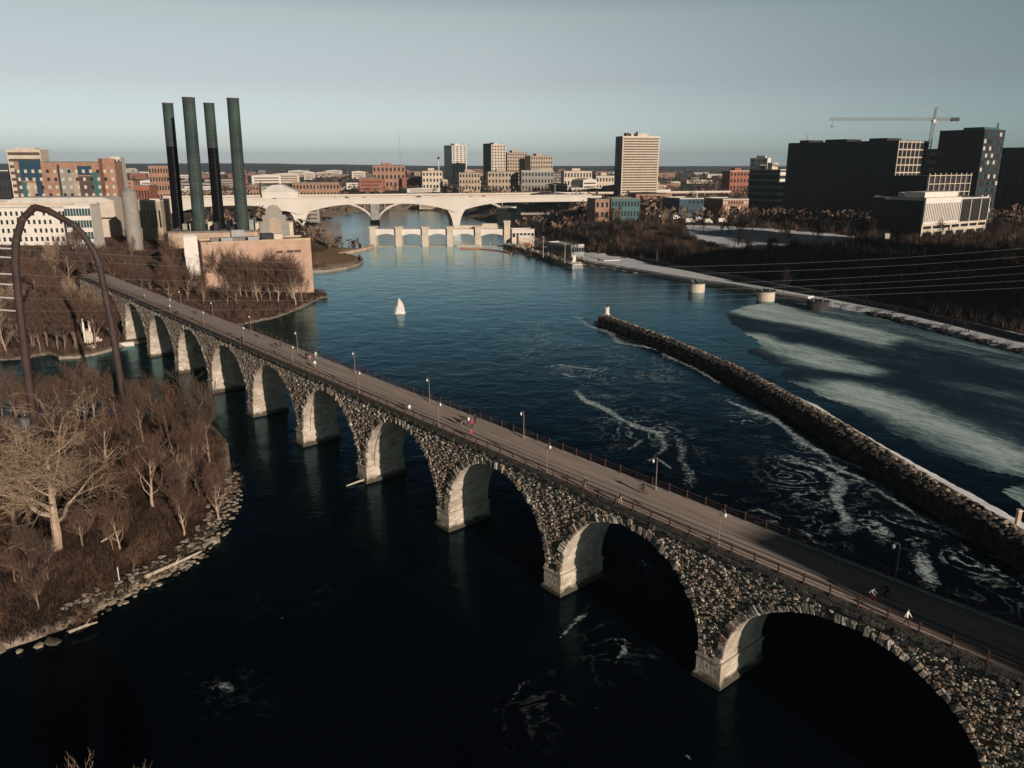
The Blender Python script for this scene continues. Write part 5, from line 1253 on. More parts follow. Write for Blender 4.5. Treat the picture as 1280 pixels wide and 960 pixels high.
# added blocks out of view at right, placed to shadow the bank and the deck
for i, (c0, c1, s1, s0, top, wm_, lab) in enumerate([
    (319, 331, -20, -62, 60, 'brick_dark', 'dark riverfront slab nearest the river edge of the right bank'),
    (332, 378, -40, -82, 76, 'brick_red', 'tall red riverfront slab behind the dark slab nearest the river'), (381, 425, -60, -104, 88, 'brick_dark', 'tallest dark riverfront slab deepest inland'),
    (69.6, 98, 150, 112, 62, 'tan', 'tan block beyond the right end of the stone bridge')]):
    k = Block.__new__(Block); ux, uy = math.cos(YAW), math.sin(YAW)
    X, Y = c0 * ux + s1 * uy, c0 * uy - s1 * ux
    k.zb = gz(X, Y) - .5; k.X, k.Y, k.yaw, k.Lr, k.Ll, k.h = X, Y, YAW, c1 - c0, s1 - s0, top - k.zb; h, lr, ll = k.h, k.Lr, k.Ll
    k.root = thing('added_shade_block', lab, 'building', (X, Y, k.zb), YAW); BLOCKS.append((X, Y, YAW, lr, ll))
    b = MB(); b.box(0, 0, -6, lr, ll, h); b.build('wall', M[wm_], k.root)
    b = MB(); b.box(-.3, -.3, h + .01, lr + .3, ll + .3, h + 1); b.build('roof', M['grayroof'], k.root)
    k.grid('r', 6, 9, .5, .5, 'glass', z0=3); k.grid('l', 9, 9, .5, .5, 'glass', z0=3)
#@@PART4
# ------------------------------------------------------------------ highway bridge and the older bridge behind it
def hbeam(a, b):
    dx, dy = b[0] - a[0], b[1] - a[1]; return math.hypot(dx, dy), math.atan2(dy, dx)
A_, B_ = ray(170, 250.5, 745), ray(730, 242.5, 850)
L_, ang = hbeam(A_, B_)
hb = thing('highway_bridge', 'wide white concrete highway bridge with curved haunches over the lower river', 'bridge', (A_[0], A_[1], 0), ang)
HZD = 27.5
def at_px_on(a, ang_, px, z):      # distance along the line where it meets the pixel column
    return bisect(lambda t: proj(a[0] + math.cos(ang_) * t, a[1] + math.sin(ang_) * t, z)[0] - px, -200, 1500)
pk_ = [at_px_on(A_, ang, p, 0) for p in (376, 571)]
pk_ = [pk_[0] - (pk_[1] - pk_[0]) * .8] + pk_
def girder(y0, y1, name):
    top = HZD; pts = [(-20, top)] ; n = 90
    xs = [(-20) + (L_ + 40) * i / n for i in range(n + 1)]
    bot = []
    for x in xs:
        d = min(abs(x - p) for p in pk_); t = max(0, 1 - d / 62)
        bot.append((x, top - 4.8 - 10 * t ** 2.4))
    for i in range(n):
        pass
    b = MB()
    for i in range(n):
        b.extr([(xs[i], top), (xs[i + 1], top), bot[i + 1], bot[i]][::-1], y0, y1)
    return b.build(name, M['concrete'], hb)
girder(0, 13, 'girder'); girder(18, 31, 'girder')
for y in (-.4, 31):
    b = MB(); b.box(-20, y, HZD + .01, L_ + 20, y + .4, HZD + 1.1); b.build('barrier', M['concrete'], hb)
b = MB(); b.box(-20, -.3, HZD + .005, L_ + 20, 31.3, HZD + .05); b.build('roadway', M['concrete_warm'], hb)
for p in pk_[1:3]:
    for y in (1.5, 19.5):
        b = MB(); prof = [(-9.5, 16), (-6.8, 12), (-4.4, 6), (-3.4, 0), (-4.2, -6), (-5.5, -9.5)]
        b.extr([(p + x, z) for x, z in prof] + [(p - x, z) for x, z in reversed(prof)], y, y + 9); b.build('pier', M['concrete'], hb)
# old arch bridge
A2, B2 = ray(300, 246.5, 900), ray(905, 243, 1050); L2, ang2 = hbeam(A2, B2)
ob = thing('old_arch_bridge', 'older concrete bridge with slender open spandrel arches behind the highway bridge', 'bridge', (A2[0], A2[1], 0), ang2)
Z2 = 26.0
b = MB(); b.box(-80, 0, Z2 - 1.6, L2 + 10, 14, Z2); b.build('deck', M['concrete_warm'], ob)
b = MB(); b.box(-80, -.3, Z2 - .4, L2 + 10, .0, Z2 + 1.3); b.build('parapet', M['concrete'], ob)
p1 = at_px_on(A2, ang2, 469, 0); p2 = at_px_on(A2, ang2, 640, 0)
for p in (p1,):
    b = MB(); b.box(p - 5.2, -1, -10, p + 5.2, 13, Z2 - 1.7); b.build('pier', M['concrete_dark'], ob)
for a0, a1 in ((p1 - (p2 - p1), p1), (p1, p2)):
    mid = (a0 + a1) / 2; hl = (a1 - a0) / 2 - 4
    for y in (1, 10):
        b = MB(); pts = [(mid + hl * math.cos(t_), y, -4 + 27 * math.sin(t_) ** .9) for t_ in [math.pi * i / 24 for i in range(25)]]
        b.tube(pts, 1.2, 6); b.build('arch_rib', M['concrete'], ob)
    for i in range(1, 14):
        x = a0 + (a1 - a0) * i / 14; tt = (x - mid) / hl
        if abs(tt) >= 1 or abs(tt) < .35: continue
        zb_ = -4 + 27 * math.sqrt(1 - tt * tt)
        b = MB(); b.box(x - .5, 1, zb_, x + .5, 11.5, Z2 - 1.6); b.build('spandrel_column', M['concrete_dark'], ob)
for px in (800, 835, 870):
    p = at_px_on(A2, ang2, px, 0); b = MB(); b.box(p - 1.5, 1, 0, p + 1.5, 12, Z2 - 1.7); b.build('pier', M['concrete'], ob)
# highway lights and traffic
hl0 = None
for i, px in enumerate([397, 480, 535, 600, 662, 705, 300]):
    t_ = at_px_on(A_, ang, px, HZD); X = A_[0] + math.cos(ang) * t_ - math.sin(ang) * 33; Y = A_[1] + math.sin(ang) * t_ + math.cos(ang) * 33
    lab = 'tall twin arm highway light, %s one along the white highway bridge' % ['left', 'second', 'third', 'fourth', 'fifth', 'sixth', 'leftmost hidden'][i]
    if hl0 is None:
        hl0 = thing('highway_light', lab, 'street lamp', (X, Y, HZD), ang, 'highway bridge lights')
        b = MB(); b.tube([(0, 0, 0), (0, 0, 12)], [.32, .2], 6); b.build('pole', M['cream'], hl0); b = MB(); b.tube([(-2.2, 0, 12.2), (0, 0, 11.9), (2.2, 0, 12.2)], .14, 4); b.build('arm', M['cream'], hl0)
    else: copy_thing(hl0, (X, Y, HZD), ang, lab, 'highway bridge lights')
def make_car(body):
    t = thing('car', 'x', 'car'); b = MB()
    b.extr([(-2.2, .35), (-2.2, .9), (-1.2, 1.0), (1.6, 1.0), (2.2, .8), (2.2, .35)], -.9, .9); b.build('body', M[body], t)
    b = MB(); b.extr([(-1.9, 1.01), (-1.3, 1.5), (.5, 1.5), (1.2, 1.01)], -.8, .8); b.build('cabin', M['glass'], t)
    for x in (-1.35, 1.35):
        for y in (-.85, .85): b = MB(); b.tube([(x, y - .1, .34), (x, y + .1, .34)], .34, 10); b.build('wheel', M['c_black'], t)
    return t
car0 = None
for i, (px, y, cl, nm) in enumerate([(343, 8, 'c_black', 'black'), (420, 4, 'c_grey', 'grey'), (456, 8, 'c_black', 'black'), (435, 24, 'c_navy', 'navy'), (528, 27, 'c_black', 'black'), (545, 9, 'c_white', 'white'), (590, 5, 'c_grey', 'grey'), (610, 22, 'c_red', 'red')]):
    t_ = at_px_on(A_, ang, px, HZD); X = A_[0] + math.cos(ang) * t_ - math.sin(ang) * y; Y = A_[1] + math.sin(ang) * t_ + math.cos(ang) * y
    lab = '%s car on the white highway bridge, %s from the left' % (nm, ['first', 'second', 'fourth', 'third', 'fifth', 'sixth', 'seventh', 'eighth'][i])
    if car0 is None: car0 = make_car('c_black'); c_ = car0; c_.location = (X, Y, HZD + .06); c_.rotation_euler = (0, 0, ang); c_['label'] = lab; c_['group'] = 'cars crossing the highway bridge'
    else: c_ = copy_thing(car0, (X, Y, HZD + .06), ang, lab, 'cars crossing the highway bridge')
    for ch in c_.children:
        if ch.name.startswith('body'): ch.material_slots[0].link = 'OBJECT'; ch.material_slots[0].material = M[cl]

# ------------------------------------------------------------------ lower dam and lock
DY = DAML[1]
dm = thing('dam', 'low concrete dam with square piers and a white service bridge', 'dam', (0, DY, 0))
dpx = [467, 499, 532, 563, 598, 634]; dx = [at(p, 308)[0] for p in dpx]
b = MB(); b.box(dx[0], .5, -12, dx[-1], 4, .35); b.build('sill', M['concrete_warm'], dm)
b = MB(); b.prism([(dx[0], 4.1), (dx[-1], 4.1), (dx[-1], 12), (dx[0], 12)], -12, -9, top=[(dx[0], 4.1), (dx[-1], 4.1), (dx[-1], 4.3), (dx[0], 4.3)]); b.build('apron', M['concrete_dark'], dm)
for i, x in enumerate(dx):
    h_ = zat(x, DY, 283 if i < 5 else 276)
    b = MB(); b.box(x - 2.3, -1.5, -10, x + 2.3, 9, h_ - 1); b.box(x - 2.7, -1.9, h_ - .99, x + 2.7, 9.4, h_); p_ = b.build('pier', M['cream'], dm)
zt_, zb_ = zat(0, DY, 286.5), zat(0, DY, 293)
for x0, x1 in zip(dx[:-1], dx[1:]):
    b = MB(); n = 10; a = x0 + 2.32; c_ = x1 - 2.32
    top = [(a, zt_), (c_, zt_)]; bot = [(c_ + (a - c_) * i / n, zb_ - 1.2 + 1.6 * math.sin(math.pi * i / n)) for i in range(n + 1)]
    b.extr((top + bot)[::-1], .5, 5.5); b.build('service_beam', M['white'], dm)
b = MB()
for i in range(26):
    x = dx[0] + (dx[-1] - dx[0]) * i / 25; b.box(x - .08, .55, zt_, x + .08, .7, zt_ + 1.1)
b.box(dx[0], .55, zt_ + 1.02, dx[-1], .7, zt_ + 1.12); b.build('handrail', M['steel'], dm)
b = MB(); b.box(dx[3] + 4, 6, zt_ + .02, dx[5] - 2, 8.5, zt_ + 2.4); b.box(dx[4] + 3, 6.2, zt_ + 2.42, dx[5] - 6, 8.3, zt_ + 3.8); b.build('machinery_deck', M['cream'], dm)
b = MB(); r3 = random.Random(3)
for i in range(16): x = dx[3] + 3 + r3.uniform(0, dx[5] - dx[3] - 6); hh = r3.uniform(2, 7); b.box(x, 7, -4, x + r3.uniform(.4, 1.6), 8.4, -4 + hh)
b.build('gate_machinery', M['steel'], dm)
bo = thing('floating_boom', 'rust red floating boom in front of the right dam openings', 'boom', (0, 0, 0))
b = MB(); q = [at(575, 311), at(600, 311.5), at(622, 313.5), at(640, 317)]
for a, c_ in zip(q[:-1], q[1:]):
    n = 5
    for i in range(n):
        p0 = [a[k] + (c_[k] - a[k]) * i / n for k in (0, 1)]; p1_ = [a[k] + (c_[k] - a[k]) * (i + .88) / n for k in (0, 1)]
        b.tube([(p0[0], p0[1], .2), (p1_[0], p1_[1], .2)], .5, 8)
b.build('float', M['orange'], bo)
b = MB(); x0, x1 = at(572, 309)[0], at(600, 309)[0]; b.box(x0, DY - 3.2, -1, x1, DY - 2.6, .9)
for i in range(9): x = x0 + (x1 - x0) * i / 8; b.box(x - .35, DY - 3.9, -1, x + .35, DY - 3.21, 1.8)
b.build('fender', M['cream'], bo)
# curved tan training wall left of the dam
def wallpath(pts, z0, z1, t, name, m, parent, mi=0):
    b = MB(); n = len(pts)
    P = [Vector(p) for p in pts]; Lf = []; Rt = []
    for i, p in enumerate(P):
        d = (P[min(n - 1, i + 1)] - P[max(0, i - 1)]).normalized(); nn = Vector((-d.y, d.x)) * t / 2
        Lf.append(p + nn); Rt.append(p - nn)
    zz = z1 if isinstance(z1, (list, tuple)) else [z1] * n
    for i in range(n - 1):
        n0 = len(b.v); a, c_ = i, i + 1
        b.v += [(Lf[a].x, Lf[a].y, z0), (Rt[a].x, Rt[a].y, z0), (Rt[c_].x, Rt[c_].y, z0), (Lf[c_].x, Lf[c_].y, z0), (Lf[a].x, Lf[a].y, zz[a]), (Rt[a].x, Rt[a].y, zz[a]), (Rt[c_].x, Rt[c_].y, zz[c_]), (Lf[c_].x, Lf[c_].y, zz[c_])]
        for f in ((4, 5, 6, 7), (0, 4, 7, 3), (1, 2, 6, 5), (0, 1, 5, 4), (2, 3, 7, 6)): b.f.append(tuple(n0 + k for k in f)); b.m.append(mi)
    return b.build(name, M[m], parent)
tw_ = wallpath([at(390, 341), at(410, 340), at(432, 336.5), at(447, 332), at(453, 327.5), at(449, 321)], -2, 1.5, 1.6, 'retaining_wall', 'rubble', None)
tag(tw_, 'curved low stone wall edging the grassy spit', 'wall')
tw_ = wallpath([at(425, 319), at(440, 316), at(456, 312.5), at(466, 309)], -2, 1.9, 2.5, 'training_wall', 'concrete_warm', None)
tag(tw_, 'tan concrete wall joining the grassy spit to the dam', 'wall')
lk = thing('lock_wall', 'long concrete lock wall running from the dam towards the camera', 'lock wall', (0, 0, 0))
RW = [at(634, 309), at(665, 317), at(695, 327), at(722, 336)]
wallpath(RW, -3, 2.3, 7, 'wall', 'concrete_dark', lk); wallpath(RW, 2.31, 2.75, 6, 'cap', 'concrete', lk)
for i in range(13):
    a, c_ = Vector(RW[0]), Vector(RW[-1]); p = a.lerp(c_, .04 + i * .075); b = MB(); b.box(p.x - .4, p.y - .4, 2.76, p.x + .4, p.y + .4, 2.76 + [1.4, .9, 2.2][i % 3]); b.build('bollard', M[['cream', 'c_black', 'steel'][i % 3]], lk)
b = MB(); a, c_ = Vector(RW[0]), Vector(RW[-1])
for i in range(40): p = a.lerp(c_, i / 39); b.tube([(p.x + 2.5, p.y + 1, 2.7), (p.x + 2.5, p.y + 1, 3.9)], .06, 4)
b.tube([(a.x + 2.5, a.y + 1, 3.9), (c_.x + 2.5, c_.y + 1, 3.9)], .06, 4); b.build('handrail', M['steel'], lk)
for i, (px, py, h_) in enumerate([(679, 322, 13), (656, 313, 8), (706, 329, 11)]):
    X, Y = at(px, py, 2.7)
    t = thing('lock_light', '%s light mast standing on the lock wall' % ['tallest', 'short left', 'right'][i], 'light mast', (X, Y, 2.76)); b = MB(); b.tube([(0, 0, 0), (0, 0, h_)], [.2, .12], 6); b.build('pole', M['cream'], t); b = MB(); b.box(-.9, -.2, h_, .9, .2, h_ + .35); b.build('lamp_head', M['steel'], t)
# lock control buildings
k = Block('lock_house', 'low grey glass lock building with flat pale roof on the right bank', 'building', 690, 714, 730, 308, 520, 'steel', 'white_roof', yaw=R(33), zb=2.2, Ll=28)
k.grid('r', 5, 1, .8, .5, 'glass', z0=1, out=.15); k.grid('l', 10, 1, .85, .5, 'glass_teal', z0=1, out=.15)
k = Block('lock_shed', 'small cream shed with red door beside the right end of the dam', 'shed', 644, 648, 668, 297, 590, 'cream', 'white_roof', yaw=R(10), zb=1.5, Ll=8)
b = MB(); b.box(k.Lr * .3, -.15, 0, k.Lr * .75, .1, 2.8); b.build('door', M['brick_red'], k.root)
k = Block('gate_house', 'concrete box building with pale flat roof at the right dam end', 'building', 636, 640, 668, 288, 625, 'concrete', 'white_roof', yaw=R(10), zb=1.0, Ll=12); k.grid('r', 6, 1, .7, .4, 'glass', z0=2)
X, Y = at(718, 334)
t = thing('wall_end_pier', 'cream pier with small tower and red base at the lock wall tip', 'pier', (X, Y + 2, 0))
b = MB(); b.tube([(0, 0, -3), (0, 0, 3.0)], [4.6, 4.4], 14); b.build('base', M['cream'], t)
b = MB(); b.tube([(0, 0, .3), (0, 0, 1.1)], [4.75, 4.75], 14); b.build('red_band', M['orange'], t)
b = MB(); b.box(-1, -1, 3.01, 1, 1, 7); b.box(-1.5, -1.5, 7.01, 1.5, 1.5, 7.4); b.build('tower', M['white'], t)
b = MB(); b.tube([(0, 0, 7.4), (0, 0, 14)], [.15, .08], 5); b.build('mast', M['steel'], t)
# land side guide wall, road wall and mooring cells
GW = [at(722, 329), at(760, 335), at(800, 341.5), at(850, 350.5), at(905, 359.5), at(960, 369.5), at(1010, 377.5)]
gw = wallpath(GW, -2, 1.6, 1.4, 'guide_wall', 'concrete_dark', None); tag(gw, 'dark low guide wall along the snowy right bank waterline', 'wall')
gw = wallpath([(p[0] + 2.5, p[1] + 3.5) for p in GW], -2, 2.1, 4.5, 'snowy_walkway', 'snow', None); tag(gw, 'straight snow covered walkway on top of the guide wall', 'walkway')
gw = wallpath([at(668, 299), at(690, 304.5), at(712, 312), at(738, 321), at(765, 329)], -2, 2.0, 11, 'lock_apron', 'snow', None); tag(gw, 'snow covered concrete apron between the lock walls', 'apron')
RWL = [at(735, 309, 2), at(770, 318, 2), at(820, 329.5, 2), at(880, 341, 2), at(940, 354, 2), at(1000, 365, 2), at(1060, 376, 2), at(1140, 391, 2.2), at(1220, 409, 2.4), at(1300, 428, 2.6)]
rw_ = wallpath(RWL, -1, 3.6, 1.2, 'flood_wall', 'darkwall', None); tag(rw_, 'long dark flood wall cutting through the snowy right bank', 'wall')
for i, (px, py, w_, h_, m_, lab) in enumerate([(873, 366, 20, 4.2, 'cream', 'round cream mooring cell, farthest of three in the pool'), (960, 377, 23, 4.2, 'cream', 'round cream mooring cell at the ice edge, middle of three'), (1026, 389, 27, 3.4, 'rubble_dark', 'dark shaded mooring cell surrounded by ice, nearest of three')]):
    X, Y = at(px, py); r_ = w_ / 2 * math.hypot(Y, 0) / F
    t = thing('mooring_cell', lab, 'mooring cell', (X, Y + r_, 0), 0, 'round mooring cells')
    b = MB(); b.tube([(0, 0, -3), (0, 0, h_)], [r_, r_], 18); b.build('drum', M[m_], t)  # nearest drum's dark material stands in for the shade on it
    b = MB(); b.tube([(0, 0, h_ + .01), (0, 0, h_ + .5)], [r_ * 1.05, r_ * 1.05], 18); b.build('cap', M['darkwall'], t)
    b = MB()
    for q in range(5): a_ = q * 1.256; b.box(r_ * .7 * math.cos(a_) - .15, r_ * .7 * math.sin(a_) - .15, h_ + .5, r_ * .7 * math.cos(a_) + .15, r_ * .7 * math.sin(a_) + .15, h_ + 1.3)
    b.build('bollard', M['steel'], t)
# dark rubble edging on the right bank by the ice
b = MB(); r3 = random.Random(8); E_ = [Vector(at(1088, 391, .5)), Vector(at(1140, 402, .5)), Vector(at(1200, 418, .5)), Vector(at(1300, 443, .5))]
for a, c_ in zip(E_[:-1], E_[1:]):
    for i in range(260): p = a.lerp(c_, r3.random()); b.rock((p.x + r3.uniform(-2, 4), p.y + r3.uniform(-3, 4), .6), r3.uniform(.4, 1.1), 0, r3)
tag(b.build('riprap', M['rubble_dark']), 'dark riprap rocks lining the icy edge of the right bank', None, None, 'stuff')

# ------------------------------------------------------------------ transmission arch and lines
PY = 163
pl = thing('transmission_arch', 'tall dark bent tubular steel arch carrying power lines behind the left island', 'pylon', (0, 0, 0))
pts = [ray(48, 560, PY), ray(39, 500, PY), ray(31, 440, PY), ray(24, 380, PY), ray(19, 330, PY), ray(20, 300, PY), ray(28, 274, PY), ray(43, 259, PY)]
b = MB(); b.tube(pts, [.95, .9, .85, .8, .78, .76, .72, .7], 12); b.build('leg', M['pylon'], pl)
pts2 = [ray(43, 259, PY), ray(60, 263, PY), ray(92, 281, PY), ray(104, 293, PY), ray(118, 315, PY), ray(124, 330, PY), ray(133, 375, PY), ray(141, 415, PY), ray(150, 470, PY), ray(158, 520, PY), ray(162, 548, PY)]
b = MB(); b.tube(pts2, [.7, .68, .64, .62, .6, .6, .64, .68, .72, .76, .8], 12); b.build('leg', M['pylon'], pl)
for q in [(20, 300), (28, 274), (92, 281), (124, 330), (24, 380), (141, 415)]:
    c = Vector(ray(*q, PY)); b = MB(); b.tube([c - Vector((0, 0, .35)), c + Vector((0, 0, .35))], .98, 12); b.build('flange', M['pylon'], pl)
WY = [(19, 311), (19, 322), (20, 343), (22, 356), (25, 373), (27, 389)]
endw = Vector((205, 250, 0))
NM = ['topmost', 'second highest', 'third highest', 'fourth highest', 'second lowest', 'lowest']
pole = thing('utility_pole', 'dark pole on the wooded right bank holding the power lines', 'pylon', (endw.x, endw.y, gz(endw.x, endw.y)))
b = MB(); b.tube([(0, 0, -1), (0, 0, 30)], [.5, .3], 8); b.build('shaft', M['pylon'], pole)
b = MB()
for zz in (8, 14, 20, 26): b.box(-3, -.15, zz, 3, .15, zz + .3)
b.build('crossarm', M['pylon'], pole)
ENDP = [(0, 352), (820, 358), (900, 352)]
for i, (px, py) in enumerate(WY):
    a = Vector(ray(px - 4, py, PY)); e = Vector((endw.x, endw.y, 28 + [12, 9, 6, 3, 0, -3][i]))
    L = (e - a).length; sag = [7, 6.5, 6, 5, 3.6, 2.2][i]; n = 40; P = []
    for k_ in range(n + 1): t_ = k_ / n; p = a.lerp(e, t_); p.z -= sag * 4 * t_ * (1 - t_); P.append(p)
    o = Vector((a.x - 160, a.y - 18 + i * 5, a.z + 4)); m_ = a.lerp(o, .5); m_.z -= 5
    P = [o, a.lerp(o, .75) - Vector((0, 0, 3)), m_, a.lerp(o, .25) - Vector((0, 0, 3))] + P
    b = MB(); b.tube(P, .019, 4); tag(b.build('power_line', M['wire']), 'thin pale power line from the steel arch, %s of six' % NM[i], 'power line', 'power lines crossing the river')
    b = MB(); b.tube([a, a.lerp(o, .03) + Vector((0, 0, .2))], [.16, .16], 6); b.tube([a, a + Vector((.8, 0, .1))], .12, 6); b.build('insulator', M['insul'], pl)

# ------------------------------------------------------------------ rubble shore of the island, driftwood, boulders
def island_rubble():
    rg = random.Random(12); b = MB()
    pl_ = [at(*p) for p in [(292, 590), (298, 625), (288, 655), (272, 680), (250, 700), (225, 716), (190, 735), (150, 755), (110, 776), (80, 792)]]
    for a, c_ in zip(pl_[:-1], pl_[1:]):
        L = math.dist(a, c_)
        for i in range(int(L * 9)):
            t = rg.random(); p = Vector(a).lerp(Vector(c_), t); inn = Vector((-55, 112)) * 0 + (Vector((-90, 130)) - p).normalized()
            q = p + inn * rg.uniform(-.8, 4.6); z = gz(q.x, q.y) if rg.random() < .15 else .15 + max(0, (q - p).dot(inn)) * .28
            b.rock((q.x, q.y, z + .1), rg.uniform(.16, .5), 0 if rg.random() < .75 else 1, rg, .5)
    tag(b.build('shore_rubble', [M['rubble'], M['rubble_dark']]), 'pale flat broken rocks along the curved island shore', None, None, 'stuff')
    for px, py, r_, lab in [(266, 676, 1.3, 'large pale boulder lying apart at the island shore tip'), (66, 802, .9, 'grey boulder in the dark water off the lower island shore, right one'), (40, 792, .7, 'grey boulder at the lower island shore, upper left one'), (48, 806, .6, 'small grey boulder in the water between two larger ones'), (24, 813, .5, 'faint small boulder, leftmost in the dark water')]:
        X, Y = at(px, py, .3); b = MB(); b.rock((0, 0, .25), r_, 0, rg, .55); tag(b.build('boulder', M['rubble'], None, (X, Y, 0)), lab, 'boulder')
    for (p0, p1_, r_, lab) in [((84, 780), (120, 768), .22, 'bleached driftwood log on the lower island shore'), ((128, 686), (152, 672), .16, 'fallen pale log on the ground right of the big tree'), ((180, 714), (250, 681), .3, 'long pale log lying above the rubble shore')]:
        a, c_ = at(*p0, 2.0), at(*p1_, 2.0); za, zc = gz(*a), gz(*c_); b = MB(); mx = ((a[0] + c_[0]) / 2 + .2, (a[1] + c_[1]) / 2, max(.6, (za + zc) / 2) + .35)
        b.tube([(a[0], a[1], max(.5, za) + .25), mx, (c_[0], c_[1], max(.5, zc) + .3)], [r_, r_ * .85, r_ * .5], 7); b.tube([mx, (mx[0] + .6, mx[1] + .5, mx[2] + .8)], [r_ * .5, .04], 5)
        tag(b.build('driftwood_log', M['driftwood']), lab, 'log')
    a, c_ = at(433, 608), at(466, 600.5); b = MB(); b.tube([(a[0], a[1], .1), ((a[0] + c_[0]) / 2, (a[1] + c_[1]) / 2, .5), (c_[0], c_[1], .6)], [.12, .2, .26], 7)
    tag(b.build('driftwood_log', M['driftwood']), 'pale driftwood log caught against a bridge pier base', 'log')
    for px, py, lab in [(149, 725, 'thin white stake standing near the island shore')]:
        X, Y = at(px, py, 1.5); b = MB(); b.tube([(0, 0, -1), (0, 0, 2.6)], .07, 5); tag(b.build('stake', M['white'], None, (X, Y, gz(X, Y))), lab, 'stake')
island_rubble()
# pale ledge at the left shore below the first pier
lg = wallpath([at(76, 448), at(95, 447.5), at(118, 443.5), at(138, 438)], -1, .9, 2.6, 'stone_ledge', 'rubble', None); tag(lg, 'pale curved stone ledge along the left shore', 'ledge')
lg = wallpath([at(150, 433), at(168, 431.5)], -1, 1.4, 2.0, 'pier_footing', 'concrete', None); tag(lg, 'short white concrete footing at the bank end of the stone bridge', 'footing')
for px, py, lab in [(110, 434, 'pair of pale rounded rocks on the left shore, left'), (116, 434, 'pair of pale rounded rocks on the left shore, right')]:
    X, Y = at(px, py, 1.5); b = MB(); b.rock((0, 0, .4), 1.1, 0, rnd); tag(b.build('boulder', M['white'], None, (X, Y, gz(X, Y))), lab, 'boulder')
rs = thing('ruined_steps', 'pale stacked concrete blocks and beams on the left shore below the trees', 'ruin', (*at(112, 425, 3), 2.2), .5)
b = MB()
for i in range(5): b.box(-1 + i * .9, -2 + i * .5, 0, .2 + i * .9, 2 - i * .3, 4.4 - i * .9)
b.build('steps', M['cream'], rs); b = MB(); b.box(-1.6, -.4, 0, -1.0, .3, 8.5); b.box(.2, .4, 0, .8, 1.0, 7.4); b.build('column', M['white'], rs)

# ------------------------------------------------------------------ woods on the banks
RED = [('bark', 'twig_red'), ('bark_pale', 'twig_red'), ('bark', 'twig')]
BRN = [('bark', 'twig'), ('bark_pale', 'twig_pale'), ('bark', 'twig'), ('bark', 'twig_red')]
DRK = [('bark_dark', 'twig_dark'), ('bark_dark', 'twig_dark'), ('bark', 'twig_dark')]  # low twig tones with the bluff's shade partly put into the colour
G1 = 'bare trees on the left bank'
for px, py, s_, mats, lab in [(100, 405, 1.35, ('bark_pale', 'twig_pale'), 'large pale bare tree on the left bank between the arch legs'), (172, 312, 1.1, ('bark_pale', 'twig_pale'), 'pale spreading tree left of the power plant'), (190, 300, .9, ('bark_pale', 'twig_pale'), 'pale tree beside the stair shaft of the power plant')]:
    gput(MID[3], px, py, s_, lab, G1, mats, z=6)
scatter(20, (0, 300, 150, 425), 0, (.8, 1.4), 'brown bare tree among many on the left bank below the white buildings', 'bank trees below the white buildings', BRN, 1)
scatter(28, (205, 352, 392, 385), 0, (.8, 1.4), 'reddish bare tree in front of the peach power plant wall', 'trees in front of the power plant', RED, 2)
for i_, px_ in enumerate([262, 276, 290, 304, 320, 338, 352, 366, 378]):
    gput(MID[i_ % 6], px_, 368 + (i_ % 3) * 4, [1.15, 1.45, 1.3, 1.5, 1.2, 1.35, 1.1, 1.2, .9][i_], 'russet bare tree standing right against the peach power plant wall', 'trees against the power plant wall', RED[i_ % 3], z=2)
scatter(16, (140, 315, 250, 372), 0, (.7, 1.0), 'bare tree on the slope between power plant and stone bridge', 'trees between plant and bridge', BRN + RED, 3)
def island_saplings():
    rg = random.Random(77); k = 0
    while k < 26:
        px, py = rg.uniform(0, 290), rg.uniform(545, 770); X, Y = at(px, py, 2)
        if sdf(np.array([[X, Y]]), ISLAND)[0] > -3: continue
        put(rg.choice(MID[:4]), USED, X, Y, gz(X, Y) - .1, rg.random() * 6.28, rg.uniform(.28, .62), 'low tangled bare sapling in the brush of the left island', 'saplings in the island brush', rg.choice([('bark', 'twig_red'), ('bark_pale', 'twig_pale'), ('bark', 'twig')])); k += 1
island_saplings()
for i_, px_ in enumerate([6, 22, 50, 64, 88, 108, 132, 148, 168, 192, 218, 240]):
    gput((NEAR + MID)[[1, 2, 4, 0, 5, 3][i_ % 6]], px_, 534 + (i_ % 3) * 5, [.8, 1.0, .7, .9, .85, 1.05][i_ % 6] * (.85 if i_ % 6 in (0, 3) else 1), 'dark slender bare tree in the row along the rear shore of the left island', 'trees along the rear island shore', [('bark', 'twig_red'), ('bark', 'twig')][i_ % 2], z=1.5)
scatter(12, (0, 432, 150, 446), 0, (1.0, 1.5), 'tall brown tree right at the left shore waterline behind the channel', 'shoreline trees at left', BRN, 15)
scatter(6, (390, 296, 416, 312), 0, (.7, 1.0), 'tan bushy tree on the spit behind the power plant', 'trees on the spit', [('bark', 'twig_pale')], 4)
scatter(16, (0, 262, 240, 292), 0, (.6, .9), 'bare tree in the band beside the white buildings', 'trees beside the white buildings', BRN, 5)
for i, (px, s_) in enumerate([(30, .75), (98, .95), (118, .9), (72, .6)]):
    gput(MID[i], px, 515, s_, ['dark bare tree behind the island, leftmost', 'slim pale tree behind the island, left of the right arch leg', 'slim pale tree behind the island, nearest the right arch leg', 'low tree behind the island between the arch legs'][i], 'trees behind the island', ('bark_pale', 'twig_red'), z=1.5)
scatter(36, (640, 282, 1000, 330), 0, (.6, 1.05), 'dark bare tree on the shaded bluff between the lock and the buildings', 'bluff trees behind the lock', DRK, 6)
scatter(36, (960, 296, 1280, 392), 0, (.65, 1.1), 'dark bare tree on the shaded slope at the right edge', 'shaded slope trees at right', DRK, 7)
scatter(25, (600, 252, 900, 282), 0, (.6, .95), 'sunlit brown bare tree above the lock near the highway ramp', 'trees near the highway ramp', BRN, 8)
